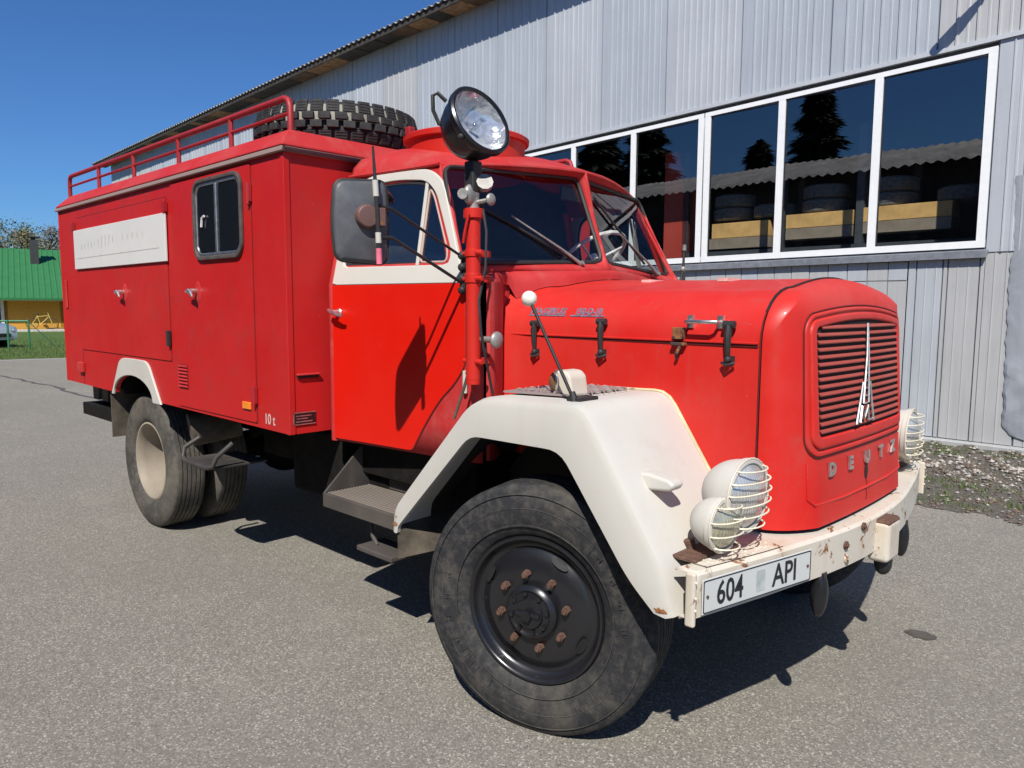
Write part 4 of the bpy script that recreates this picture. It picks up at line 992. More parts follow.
# marker rod with white ball, turn lamp box and low side lamp
def guard_bits(s_):
    mb = MB(); b0 = Vector((.17, s_*1.10, 1.30)); t0 = Vector((-.035, s_*1.12, 1.665))
    mb.cyl(b0, t0, .0065, n=8); mb.cyl(b0+Vector((0, 0, 0)), b0+Vector((-.012, 0, .035)), .017, .011, n=10); mb.box((b0.x-.03, b0.y-.10 if s_ > 0 else b0.y-.01, 1.302), (b0.x+.03, b0.y+.01 if s_ > 0 else b0.y+.10, 1.315)); r = mb.build('marker_rod', RUBBER, TR, bevel=.002)
    mb = MB(); mb.ball(t0, .029, 16, 10); mb.build('ball', simple('ball_ivory', (.78, .76, .66), .4), r)
    x0, y0 = .035, s_*.965
    mb = MB(); pr = [(-.045, 0), (.055, 0), (.042, .075), (.020, .094), (-.015, .096), (-.036, .088)]
    mb.prism([(x0+p[0], 1.303+p[1]) for p in pr], SIDE(y0-.052, y0+.052)); lb = mb.build('turn_lamp', WHITE_RUST, TR, bevel=.012, segs=3)
    mb = MB(); mb.ball((x0-.034, y0+s_*.034, 1.352), .043, 16, 10, sc=(.75, .75, 1)); mb.build('lens', simple('lens_brown', (.20, .10, .045), .35, var=.6), lb)
    mb = MB(); mb.tube([(x0-.036+.032*math.cos(a*PI/8), y0+s_*(.038+.032*math.cos(a*PI/8)), 1.352+.045*math.sin(a*PI/8)) for a in range(16)], .005, 6, closed=True); mb.build('lens_rim', DULL_CHROME, lb)
    # low lamp on the sloping face
    c = Vector((.395, s_*1.0, 1.04)); mb = MB(); mb.prism([(c.x-.005, c.z-.020), (c.x+.055, c.z-.024), (c.x+.135, c.z-.016), (c.x+.150, c.z+.006), (c.x+.13, c.z+.022), (c.x+.05, c.z+.034), (c.x-.005, c.z+.032)], SIDE(c.y-.036, c.y+.036)); sl_ = mb.build('side_lamp', WHITE, TR, bevel=.012, segs=3)
    mb = MB(); mb.ball(c+Vector((.035, 0, -.040)), .020, 10, 8); mb.build('lamp_socket', RUST, sl_)
for s_ in (-1, 1): guard_bits(s_)

# ---- bonnet and nose
def arch_pts(w_, zb, zs, zt, n=40):
    # half outline param 0..1 from bottom near to top centre to bottom far (y,z)
    half = [(-w_, zb), (-w_, lerp(zb, zs, .25)), (-w_, lerp(zb, zs, .5)), (-w_, lerp(zb, zs, .75)), (-w_, zs)]
    r1 = zt-.045-zs
    for k in range(1, 9):
        a = k*PI/2/8; half.append((-w_+.24*(1-math.cos(a)), zs+r1*math.sin(a)))
    y1, z1 = half[-1]
    for k in range(1, 9):
        t = k/8; half.append((lerp(y1, 0, t), z1+(zt-z1)*math.sin(t*PI/2)))
    return half+[(-y, z) for y, z in half[-2::-1]]
stations = [(-.72, .67, .95, 1.46, 1.812), (-.66, .66, .95, 1.47, 1.80), (-.60, .635, .95, 1.49, 1.785), (-.50, .628, .95, 1.50, 1.772), (.0, .625, .93, 1.51, 1.762), (.625, .622, .835, 1.51, 1.757)]
def bonnet(z_lo, z_hi, off, name, mat):
    mb = MB(); rows = []
    for x, w_, zb, zs, zt in stations:
        P = arch_pts(w_+off, zb, zs, zt+off); rows.append([(x, y, z) for y, z in P])
    n = len(rows[0]); vs = sum(rows, []); fs = []
    for i in range(len(rows)-1):
        for j in range(n-1): fs.append((i*n+j, (i+1)*n+j, (i+1)*n+j+1, i*n+j+1))
    mb.add(vs, fs); return mb.build(name, mat, TR, ang=60)
mb = MB(); rows = []
for x, w_, zb, zs, zt in stations: rows.append([(x, y, z) for y, z in arch_pts(w_, zb, zs, zt)])
n = len(rows[0]); mb.add(sum(rows, []), [(i*n+j, (i+1)*n+j, (i+1)*n+j+1, i*n+j+1) for i in range(len(rows)-1) for j in range(n-1)])
bon = mb.build('bonnet', HOOD_RED, TR, ang=60)
# lower bonnet edge lip line, panel joint and cracks
for s_ in (-1, 1):
    mb = MB(); mb.box((-.60, min(s_*.622, s_*.634), 1.505), (.622, max(s_*.622, s_*.634), 1.514)); mb.box((-.60, min(s_*.6215, s_*.6275), 1.494), (.622, max(s_*.6215, s_*.6275), 1.5045), mi=1); mb.build('edge_lip', [HOOD_RED, SEAM], bon, bevel=.002, segs=1)
    mb = MB(); mb.box((-.375, min(s_*.622, s_*.6265), 1.28), (-.371, max(s_*.622, s_*.6265), 1.492)); mb.build('panel_joint', SEAM, bon, smooth=False)
# nose
NP = [(y, z) for y, z in arch_pts(.622, .835, 1.51, 1.757)]
def nose_pt(j, r):
    y0, z0 = NP[j]; cz_ = min(max(z0, .90), 1.45); 
    y = y0*(1-r); z = lerp(z0, lerp(z0, cz_, 1) if z0 > 1.45 else z0, r)
    if z0 <= 1.45: z = z0
    d = r*.62; e_ = min(d/.20, 1); x = .635+.115*math.sqrt(max(0, 1-(1-e_)**2))+.028*(1-(y/.622)**2)*e_
    x += max(-.03, (1.32-z)*.075)*e_
    return (x, y, z)
def nose_x(y, z):
    # surface x for a given y,z on the central face
    d = (.622-abs(y)); zt_ = 1.757-.045*(y/.5)**2; d = min(d, (zt_-z)*1.35 if z > 1.3 else 9); e_ = min(max(d, 0)/.17, 1)
    return .635+.115*math.sqrt(max(0, 1-(1-e_)**2))+.028*(1-(y/.622)**2)*e_+max(-.03, (1.32-z)*.075)*e_
mb = MB(); RR = [0, .004, .012, .025, .045, .07, .10, .14, .18, .23, .28, .33, .42, .55, .7, .85, 1.0]
nj = len(NP); vs = []
for r in RR:
    for j in range(nj):
        y0, z0 = NP[j]; y = y0*(1-r)
        z = z0 if z0 <= 1.45 else lerp(z0, 1.45, r)
        vs.append((nose_x(y, z) if r > 0 else .635, y, z))
fs = []
for i in range(len(RR)-1):
    for j in range(nj-1): fs.append((i*nj+j, (i+1)*nj+j, (i+1)*nj+j+1, i*nj+j+1))
mb.add(vs, fs); nose = mb.build('nose', HOOD_RED, TR, ang=60)
mb = MB(); P = [(.630, y*1.004, z+.002) for y, z in NP]; mb.tube(P[7:-7], .005, 6); mb.build('nose_seal', BLACK_MATT, nose); mb = MB(); mb.tube(P[:8], .0028, 5); mb.build('nose_joint', SEAM, nose); mb = MB(); mb.tube(P[-8:], .0028, 5); mb.build('nose_joint', SEAM, nose)
# grille: dark sheet painted for the shade of a recess, louvres, raised frame
GX = lambda y, z, o=0: (nose_x(y, z)+o, y, z)
def top_g(y): return 1.592-.028*(abs(y)/.44)**2-(.03*max(0, (abs(y)-.40)/.04)**2)
def gl(hw, zlo, toff, r=.05, n=28):
    P = []; zt_ = lambda y: 1.592-.028*(abs(y)/.44)**2+toff
    for k in range(25):
        y = lerp(-hw+r, hw-r, k/24); P.append((y, zt_(y)))
    for k in range(1, 8): a = PI/2*(1-k/7); P.append((hw-r+r*math.cos(a), zt_(hw-r)-r+r*math.sin(a)))
    for k in range(1, 8): P.append((hw, lerp(zt_(hw-r)-r, zlo+r, k/8)))
    for k in range(8): a = -PI/2*k/7; P.append((hw-r+r*math.cos(a), zlo+r+r*math.sin(a)))
    for k in range(1, 24): P.append((lerp(hw-r, -hw+r, k/24), zlo))
    for k in range(8): a = -PI/2-PI/2*k/7; P.append((-hw+r+r*math.cos(a), zlo+r+r*math.sin(a)))
    for k in range(1, 8): P.append((-hw, lerp(zlo+r, zt_(hw-r)-r, k/8)))
    for k in range(7): a = PI-PI/2*k/7; P.append((-hw+r+r*math.cos(a), zt_(hw-r)-r+r*math.sin(a)))
    return P
mb = MB(); G0 = gl(.443, 1.165, 0, .025)
def fan(P, o):
    n_ = len(P); vs = []; fs = []
    for t in range(9):
        for y, z in P: vs.append(GX(y*t/8, lerp(1.38, z, t/8), o))
    for t in range(8):
        for i in range(n_): j = (i+1) % n_; fs.append((t*n_+i, t*n_+j, (t+1)*n_+j, (t+1)*n_+i))
    return vs, fs
mb.add(*fan(G0, .002)); mb.build('grille_shade', simple('shade_dark', (.018, .010, .009), .9), nose, smooth=False)
SLAT = paint('slat_red', (.30, .040, .030), .6, fade=(.38, .15, .11), rust=.62, dirt=(.2, .08, .05), streak=False)
mb = MB(); nsl = 15
for k in range(nsl):
    z = 1.184+k*.0272; 
    hw = .436
    if z > 1.560: hw = .436*math.sqrt(max(.02, (1.594-z)/.034))
    N_ = 24; vs = []
    for i in range(N_+1):
        y = lerp(-hw, hw, i/N_); x = nose_x(y, z); vs += [(x+.003, y, z+.0085), (x+.015, y, z-.001), (x+.014, y, z-.005), (x+.003, y, z+.003)]
    fs = [(i*4+j, i*4+(j+1) % 4, (i+1)*4+(j+1) % 4, (i+1)*4+j) for i in range(N_) for j in range(4)]
    mb.add(vs, fs)
mb.build('grille', SLAT, nose, ang=30)
def oframe(P, Q, o0, o1, mb_):
    n_ = len(P); vs = [GX(*p, o0) for p in P]+[GX(*p, o1) for p in P]+[GX(*q, o1) for q in Q]+[GX(*q, .002) for q in Q]
    fs = []
    for i in range(n_):
        j = (i+1) % n_
        for a in range(3): fs.append((a*n_+i, a*n_+j, (a+1)*n_+j, (a+1)*n_+i))
    mb_.add(vs, fs)
mb = MB(); oframe(gl(.482, 1.122, .030, .055), gl(.443, 1.165, 0, .025), .0, .013, mb); mb.build('grille_frame', HOOD_RED, nose, bevel=.008)
mb = MB(); oframe(gl(.510, 1.094, .052, .075), gl(.490, 1.114, .036, .06), -.004, .008, mb); mb.build('outer_moulding', HOOD_RED, nose, bevel=.007)
mb = MB()
P = [(-.50, 1.075), (-.50, .945), (-.47, .92), (-.25, .915), (0, .915), (.25, .915), (.47, .92), (.50, .945), (.50, 1.075)]
mb.tube([GX(y, z, .001) for y, z in P], .006, 6); mb.build('lower_moulding', HOOD_RED, nose)
mb = MB(); P = gl(.514, 1.090, .056, .078); mb.tube([GX(y, z, .0015) for y, z in P], .0035, 5, closed=True); mb.build('moulding_shadow_gap', SEAM, nose)
# letters
for ch, y in zip('DEUTZ', (-.342, -.172, 0, .172, .342)):
    mb = MB(); x, _, z = GX(y, 1.035); ang = math.atan2(nose_x(y+.05, z)-nose_x(y-.05, z), .1)
    Y = Vector((math.sin(ang), math.cos(ang), 0)); Z = Vector((-.07, 0, 1)).normalized(); N = Y.cross(Z); M = Matrix(((Y.x, Z.x, N.x, x+.006), (Y.y, Z.y, N.y, y), (Y.z, Z.z, N.z, z), (0, 0, 0, 1)))
    text_mesh(mb, ch, .068, M, .004, bold=.003, sx=1.15); mb.build('letter', DULL_CHROME, nose, smooth=False)
mb = MB(); x, _, z = GX(0, .965); mb.ball((x+.001, 0, z+.012), .018, 14, 10, sc=(.2, 1, 1.9)); mb.build('crank_hole', BLACK_MATT, nose)
mb = MB(); mb.tube([GX(y, z, .0012) for y, z in ((.0, .945), (.008, .925), (-.004, .905), (.004, .88), (-.008, .862))], .0016, 4); mb.build('paint_crack', SEAM, nose)
# spire emblem
mb = MB()
def E(y, z): return Vector((nose_x(y, z)+.023, y*1.12-.055*max(0, (1.50-z)/.3), z))
for s_ in (-1, 1):
    mb.tube([E(s_*.003, 1.578), E(s_*.009, 1.45), E(s_*.020, 1.33), E(s_*.026, 1.262)], [.003, .0038, .0045, .0045], 6)
    mb.tube([E(s_*.034, 1.345), E(s_*.054, 1.27), E(s_*.082, 1.185)], [.004, .005, .0055], 6)
for z, hw in ((1.44, .008), (1.41, .011), (1.38, .014), (1.35, .018), (1.32, .021), (1.29, .024), (1.262, .026)): mb.tube([E(-hw, z), E(hw, z)], .0026, 6)
mb.tube([E(-.050, 1.190), E(-.040, 1.250), E(-.012, 1.202), E(.018, 1.250), E(.034, 1.190)], .0055, 6)
mb.tube([E(-.080, 1.192), E(-.050, 1.192)], .0035, 5); mb.tube([E(.034, 1.192), E(.080, 1.192)], .0035, 5)
mb.build('emblem', DULL_CHROME, nose)
# badges on the bonnet side
for s_ in (-1, 1):
    for txt, x, w_ in (('MAGIRUS', -.40, .215), ('150-D-10', -.17, .185)):
        mb = MB(); y = s_*.613; X_ = Vector((1 if s_ < 0 else -1, 0, 0)); U = Vector((0, s_*-.62, 1)).normalized(); N = X_.cross(U)
        M = Matrix(((X_.x, U.x, N.x, x), (X_.y, U.y, N.y, s_*.5925), (X_.z, U.z, N.z, 1.613), (0, 0, 0, 1)))
        text_mesh(mb, txt, .046, M, .003, bold=.0015, sx=w_/(.046*.62*len(txt)))
        mb.box((-w_/2, -.024, -.003), (w_/2, -.018, .004), M); mb.build('badge', simple('badge_blue_grey', (.30, .31, .40), .4, metal=.6, var=.4, scale=60), bon, smooth=False)
# bonnet latches
for s_ in (-1, 1):
    for i, x in enumerate((-.44, -.065, .305, .515)):
        mb = MB(); y = lambda d: s_*(.624+d); big = i in (1, 3)
        if i == 2:
            mb.box((x-.022, min(y(0), y(.03)), 1.515), (x+.022, max(y(0), y(.03)), 1.56)); mb.box((x-.03, min(y(.0), y(.028)), 1.49), (x+.03, max(y(.0), y(.028)), 1.503)); mb.tube([(x+.01, y(.02), 1.49), (x, y(.03), 1.46), (x-.01, y(.01), 1.44)], .008, 6)
            mb.build('latch', paint('latch_rust', (.05, .03, .03), .6, rust=.5), bon, bevel=.003); continue
        h = 1.575 if big else 1.56
        mb.cyl((x-.022, y(.016), h), (x+.022, y(.016), h), .014, n=8); mb.tube([(x, y(.018), h), (x, y(.024), h-.03), (x, y(.022), h-.085), (x, y(.018), h-.12)], [.012, .014, .011, .008], 8)
        mb.ball((x, y(.02), h-.128), .014, 8, 6); mb.tube([(x-.026, y(.015), h-.140), (x, y(.03), h-.148), (x+.026, y(.015), h-.140)], .006, 6); mb.box((x-.018, min(y(-.004), y(.012)), h-.14), (x+.018, max(y(-.004), y(.012)), h-.115))
        mb.build('latch', RUBBER, bon)
    mb = MB(); z = 1.583; yy = lambda d: s_*(.622+d)
    mb.tube([(.345, yy(-.005), z), (.345, yy(.035), z), (.36, yy(.045), z), (.455, yy(.045), z), (.47, yy(.035), z), (.47, yy(-.005), z)], .0075, 8)
    for x in (.345, .47): mb.box((x-.012, min(yy(-.012), yy(.004)), z-.024), (x+.012, max(yy(-.012), yy(.004)), z+.024))
    mb.build('bonnet_handle', DULL_CHROME, bon)
# top tape patches
for x in (-.15, .24):
    mb = MB(); mb.box((x-.02, -.20, 1.748), (x+.03, -.09, 1.7625), Matrix.Rotation(0, 4, 'X')); mb.build('tape_patch', simple('pink_tape2', (.72, .42, .38), .7), bon, smooth=False)

# ---- bumper
BP = [(-.10, 1.245), (.30, 1.243)]
byx = [(0, .872), (.15, .870), (.30, .858), (.45, .838), (.58, .815), (.80, .775), (1.00, .731), (1.10, .708), (1.20, .683)]
def bx_(y): return interp(byx, abs(y))
mb = MB(); N_ = 80; vs = []; fs = []
sec = [(-.05, .655), (-.045, .664), (-.010, .664), (0, .670), (0, .806), (-.012, .817), (-.20, .819), (-.20, .812)]
for i in range(N_+1):
    y = lerp(-1.148, 1.20, i/N_); x = bx_(y); 
    for dx, z in sec: vs.append((max(x+dx, .56 if abs(y) < 1.0 else x-.07) if dx < -.1 else x+dx, y, z))
k = len(sec)
for i in range(N_):
    for j in range(k-1): fs.append((i*k+j, (i+1)*k+j, (i+1)*k+j+1, i*k+j+1))
mb.add(vs, fs); bumper = mb.build('bumper', WHITE_RUST, TR, ang=40, solid=.006)
for s_ in (-1, 1):
    mb = MB(); ye = 1.145 if s_ < 0 else 1.197; mb.box((.672, min(s_*ye, s_*(ye+.02)), .645), (.706, max(s_*ye, s_*(ye+.02)), .820)); mb.build('end_strip', WHITE_RUST, bumper, bevel=.008)
    mb = MB(); 
    for z in (.70, .74, .79): mb = MB(); mb.ball((.706, s_*(ye+.01), z), .006, 8, 6); mb.build('rivet', WHITE_RUST, bumper)
# grip plate on the bumper deck
mb = MB(); vs = []
mb.grid(lambda u, v: (lerp(bx_(lerp(-1.08, -.70, u))-.012, bx_(lerp(-1.08, -.70, u))-.12, v), lerp(-1.08, -.70, u), .8225), 12, 4)
rnd = random.Random(8)
for k in range(110):
    y = rnd.uniform(-1.07, -.71); x = bx_(y)-rnd.uniform(.02, .11); mb.ball((x, y, .823), .006, 6, 4, sc=(1.3, 1, .5))
mb.build('grip_plate', WHITE_RUST, bumper)
# bolts on the face
for y, z in ((-.33, .755), (-.32, .70), (-.19, .80)):
    mb = MB(); mb.cyl((bx_(y), y, z), (bx_(y)+.008, y, z), .016, n=14); mb.cyl((bx_(y)+.008, y, z), (bx_(y)+.014, y, z), .008, n=6); mb.build('bolt', RUST if z != .70 else WHITE_RUST, bumper)
# number plate
y0, y1 = -1.128, -.582; pa = Vector((bx_(y0)+.010, y0, 0)); pb = Vector((bx_(y1)+.012, y1, 0)); d = (pb-pa); L_ = d.length; U = d.normalized(); N = U.cross(Vector((0, 0, 1))); ctr = (pa+pb)/2+Vector((0, 0, .7375))+N*.004
M = Matrix(((U.x, 0, N.x, ctr.x), (U.y, 0, N.y, ctr.y), (U.z, 1, N.z, ctr.z), (0, 0, 0, 1)))
mb = MB(); mb.box((-L_/2, -.057, -.004), (L_/2, .057, .0), M)
plate = mb.build('number_plate', paint('plate_grey', (.55, .57, .55), .35, fade=(.5, .52, .5), dirt=(.4, .38, .34), bmp=.0), bumper, bevel=.002)
mb = MB(); mb.ring(rrect(-L_/2+.004, L_/2-.004, -.053, .053, .006, 2), rrect(-L_/2+.007, L_/2-.007, -.050, .050, .005, 2), lambda p, s: M @ Vector((p[0], p[1], .0015 if s else 0)))
text_mesh(mb, '604', .108, M @ Matrix.Translation((-.150, -.002, .001)), .0008, bold=.0012, sx=.80)
text_mesh(mb, 'API', .108, M @ Matrix.Translation((.130, -.002, .001)), .0008, bold=.0012, sx=.86)
mb.build('plate_characters', simple('plate_black', (.012, .012, .02), .4), plate, smooth=False)
mb = MB(); mb.box((-.02, -.036, .0003), (.025, .036, .001), M); mb.build('plate_sticker', simple('sticker', (.42, .46, .45), .5), plate, smooth=False)
mb = MB()
for x in (-L_/2+.022, L_/2-.022): mb.cyl(M @ Vector((x, 0, 0)), M @ Vector((x, 0, .004)), .005, n=8)
mb.build('plate_screw', RUST, plate)
# centre coupling cover and hooks
mb = MB(); mb.box((.84, -.055, .625), (.925, .085, .795)); cp_ = mb.build('coupling_cover', WHITE_RUST, bumper, bevel=.022, segs=3)
mb = MB(); mb.box((.842, -.051, .775), (.923, .081, .801)); mb.build('rusty_cap', RUST, bumper, bevel=.012)
mb = MB(); mb.ball((.885, .015, .62), .036, 12, 8, sc=(1, 1, 1.7)); mb.build('coupling_buffer', RUBBER, bumper)
for s_ in (-1, 1):
    mb = MB(); mb.ball((.82, s_*.47, .60), .035, 14, 10, sc=(.9, .95, 2.6)); mb.box((.80, min(s_*.455, s_*.485), .58), (.84, max(s_*.455, s_*.485), .68)); mb.build('tow_hook', BLACK, bumper)
# ---- head and fog lamps with wire guards
def lamp_(s_, c, r, name, guard_bars, long_, lens):
    c = Vector(c); M = axisM(c, (1, s_*.07, -.02))
    mb = MB(); mb.lathe([(r*.985*math.sin(t_*PI/24), -.012-long_*math.cos(t_*PI/24)) for t_ in range(12)]+[(r*.99, -.012), (r*1.04, -.010), (r*1.05, .008), (r*1.0, .016), (r*.93, .016), (r*.90, .006)], M, 40)
    h = mb.build(name, WHITE, TR, ang=40)
    mb = MB(); mb.lathe([(r*.90, .004), (r*.7, -r*.28), (r*.4, -r*.48), (r*.12, -r*.55), (0, -r*.55)], M, 32); mb.build('bowl', REFLECT, h)
    mb = MB(); mb.lathe([(r*.92, .008), (r*.75, .025), (r*.45, .038), (0, .044)], M, 32); mb.build('glass', lens, h)
    for k in range(guard_bars):
        t = lerp(-.78, .78, k/(guard_bars-1)); yh = r*math.sqrt(1-t*t)*1.0; z = -t*r; mb = MB(); P = []
        for i in range(15):
            a = lerp(-PI/2, PI/2, i/14); P.append(M @ Vector((yh*math.sin(a)*1.05, z*0+(-t*r)*-1 if False else t*r, .01+.050*math.cos(a))))
        mb.tube(P, .0029, 6); mb.build('guard_bar', simple('guard_cream', (.72, .66, .50), .5, var=.2), h)
    mb = MB(); mb.tube([M @ Vector((r*1.05*math.cos(a*PI/16), r*1.05*math.sin(a*PI/16), .012)) for a in range(32)], .004, 6, closed=True); mb.build('guard_ring', WHITE_RUST, h)
    return h
def lens_mat(name, base):
    m, nt, b = _new(name); nt.links.new(ramp(nt, noise(nt, 6, 4, .6), [(.3, tuple(c*.55 for c in base)), (.6, base)]), b.inputs['Base Color'])
    b.inputs['Metallic'].default_value = .55; b.inputs['Roughness'].default_value = .22; b.inputs['Coat Weight'].default_value = .8
    tc = nt.nodes.new('ShaderNodeTexCoord'); wv = nt.nodes.new('ShaderNodeTexWave'); wv.bands_direction = 'Y'; wv.inputs['Scale'].default_value = 28
    nt.links.new(tc.outputs['Object'], wv.inputs[0]); bump(nt, b, wv.outputs['Fac'], .5, .004); return m
LG = lens_mat('lamp_glass', (.74, .74, .72)); LY = lens_mat('fog_glass', (.60, .57, .42))
for s_ in (-1, 1):
    lamp_(s_, (.712, s_*.865, 1.016), .120, 'headlight', 6, .135, LG)
    lamp_(s_, (.690, s_*.975, .936), .086, 'fog_lamp', 4, .095, LY)
    mb = MB(); mb.tube([(.60, s_*.87, .83), (.58, s_*.87, .93)], .025, 10); mb.tube([(.58, s_*.97, .82), (.57, s_*.975, .86)], .02, 10); mb.box((.52, min(s_*.80, s_*1.08), .820), (.66, max(s_*.80, s_*1.08), .832)); mb.build('lamp_bracket', RUST, TR, bevel=.004)

# ---- cab
def sy(x, z): return .8258-.116*x-.24*max(0, z-1.74)
XB = -1.53
prof = [('s', .935), ('s', 1.1), ('s', 1.4), ('s', 1.735), ('s', 1.835), ('s', 1.95), ('s', 2.05), ('s', 2.15), ('s', 2.235), ('s', 2.292), (-.000, 2.30), (-.012, 2.345), (-.06, 2.40), (-.16, 2.445), (-.30, 2.477), (-.46, 2.495), (-.62, 2.503), (None, 2.505)]
xfz = [(.935, -.54), (1.4, -.535), (1.735, -.585), (1.835, -.668), (1.95, -.728), (2.05, -.778), (2.15, -.832), (2.235, -.872), (2.292, -.90)]
def shell_pt(j, u):
    kind, z = prof[j]
    if kind == 's':
        xf = interp(xfz, z); x = lerp(XB, xf, u); y = sy(x, z); 
        if z < 2.2: 
            e_ = max(0, (x-(xf-.05))/.05); y -= .018*e_*e_
        return (x, y, z)
    w0 = sy(-1.1, 2.30)
    def yy(x): 
        w_ = sy(x, 2.30)
        return 0 if kind is None else max(0, w_*(1+kind/w0))
    yf = yy(-.8); wf = sy(-.8, 2.3); xf = lerp(-.665, -.905, (yf/wf)**1.5); x = lerp(XB, xf, u); y = yy(x)
    zf = lerp(2.337, 2.302, (y/wf)**2); f = max(0, (x+1.38)/(xf+1.38))**1.8; zz = lerp(z, zf, f)
    fb = max(0, (-1.40-x)/.13)**2; zz -= .05*fb*(y/wf < .99)
    return (x, y, zz)
NU = 30; NJ = len(prof)-1
mb = MB()
for s_ in (-1, 1):
    def fn_(u, v):
        p = shell_pt(int(round(v*NJ)), u); return (p[0], s_*p[1], p[2])
    mb.grid(fn_, NU, NJ, skip=lambda i, j: 2 <= i <= NU-4 and 4 <= j <= 7)
cab = mb.build('cab', FADED_RED, TR, ang=50, solid=.012)
# drip lip round the roof edge
for s_ in (-1, 1):
    mb = MB(); mb.tube([(shell_pt(10, u/20)[0], s_*(shell_pt(10, u/20)[1]+.010), shell_pt(10, u/20)[2]-.002) for u in range(21)], .009, 6); mb.build('roof_gutter', FADED_RED, cab)
# rear wall
mb = MB(); P = [shell_pt(j, 0) for j in range(NJ+1)]; vs = [(p[0]+.004, p[1], p[2]) for p in P]+[(p[0]+.004, -p[1], p[2]) for p in P[::-1]]; mb.add(vs, [tuple(range(len(vs)))]); mb.build('rear_wall', DARK_IN, cab, smooth=False)
mb = MB(); vs = [(x, sgn*(sy(x, .94)-.015), .945) for sgn in (1, -1) for x in ((-1.52, -.55) if sgn == 1 else (-.55, -1.52))]; mb.add(vs, [(0, 1, 2, 3)]); mb.build('cab_floor', UNDER, cab, solid=.02, smooth=False)
# windscreen frame
def rs3(P, n):
    P = [Vector(p) for p in P]; D = [0]
    for a, b_ in zip(P, P[1:]): D.append(D[-1]+(a-b_).length)
    out = []
    for i in range(n):
        t = D[-1]*i/n; k = 0
        while k < len(P)-2 and D[k+1] < t: k += 1
        out.append(P[k].lerp(P[k+1], (t-D[k])/max(1e-9, D[k+1]-D[k])))
    return out
def gcor(s_): return [Vector((-.722, s_*.015, 2.306)), Vector((-.888, s_*.797, 2.286)), Vector((-.712, s_*.872, 1.828)), Vector((-.545, s_*.015, 1.862))]
def rp3(P, r, n=5):
    out = []; N = len(P)
    for i, b_ in enumerate(P):
        a = P[i-1]; c = P[(i+1) % N]; p0 = b_+(a-b_).normalized()*r; p1 = b_+(c-b_).normalized()*r
        seg = [p0*(1-t)**2+b_*2*t*(1-t)+p1*t*t for t in [k/n for k in range(n+1)]]; out.append(seg)
    return out
for s_ in (-1, 1):
    G = rp3(gcor(s_), .055); n = 14
    top_o = [Vector((p[0], s_*p[1], p[2])) for p in [shell_pt(j, 1) for j in range(NJ, 8, -1)]]
    side_o = [Vector((p[0], s_*p[1], p[2])) for p in [shell_pt(j, 1) for j in range(9, 2, -1)]]; side_o[-1] = Vector((-.583, s_*.868, 1.76))
    cowl_o = [side_o[-1], Vector((-.585, s_*.84, 1.775)), Vector((-.61, s_*.78, 1.785)), Vector((-.645, s_*.70, 1.79)), Vector((-.66, s_*.61, 1.80)), Vector((-.58, s_*.4, 1.808)), Vector((-.515, s_*.2, 1.815)), Vector((-.49, 0, 1.82))]
    mid_o = [cowl_o[-1], Vector((-.520, 0, 1.87)), Vector((-.600, 0, 2.08)), top_o[0]]
    segs_o = [rs3(q, n) for q in (top_o, side_o, cowl_o, mid_o)]
    gi = [G[0][3:]+G[1][:3], G[1][3:]+G[2][:3], G[2][3:]+G[3][:3], G[3][3:]+G[0][:3]]
    def mids(q, nxt): return rs3(q+[nxt], n)
    segs_i = [mids(gi[0], gi[1][0]), mids(gi[1], gi[2][0]), mids(gi[2], gi[3][0]), mids(gi[3], gi[0][0])]
    O = sum(segs_o, []); I = sum(segs_i, []); m_ = len(O)
    fwd_ = Vector((.007, 0, .002))
    MM = []
    for i in range(m_):
        bl2 = O[i].lerp(I[i], .55)+fwd_*(1.0 if i >= n else .2)
        MM.append(bl2)
    vs = O+MM+I; fs = []
    for i in range(m_):
        j = (i+1) % m_; fs += [(i, j, m_+j, m_+i), (m_+i, m_+j, 2*m_+j, 2*m_+i)]
    mb = MB(); mb.add(vs, fs); mb.build('windscreen_frame', FADED_RED, cab, ang=60, solid=.01)
    loop = sum(G, [])
    mb = MB(); mb.tube([p+Vector((.006, 0, .002)) for p in loop], .0105, 6, closed=True); mb.build('windscreen_seal', RUBBER, cab)
    mb = MB(); cc = sum(loop, Vector())/len(loop); mb.add(loop+[cc+Vector((.006, 0, 0))], [(i, (i+1) % len(loop), len(loop)) for i in range(len(loop))]); mb.build('windscreen', GLASS, cab, ang=170)
# cowl wall in front of the doors
for s_ in (-1, 1):
    pts = [(-.52, sy(-.52, 1.0)-.018), (-.505, .860), (-.505, .835), (-.53, .79), (-.57, .73), (-.62, .665), (-.66, .62), (-.66, .58)]
    def cw(u, v):
        k = u*(len(pts)-1); i = min(int(k), len(pts)-2); x, y = [lerp(pts[i][q], pts[i+1][q], k-i) for q in (0, 1)]
        z = lerp(.95, 1.742, v)
        return (x, s_*y, z)
    mb = MB(); mb.grid(cw, 21, 20); mb.build('cowl', FADED_RED, cab, ang=60)
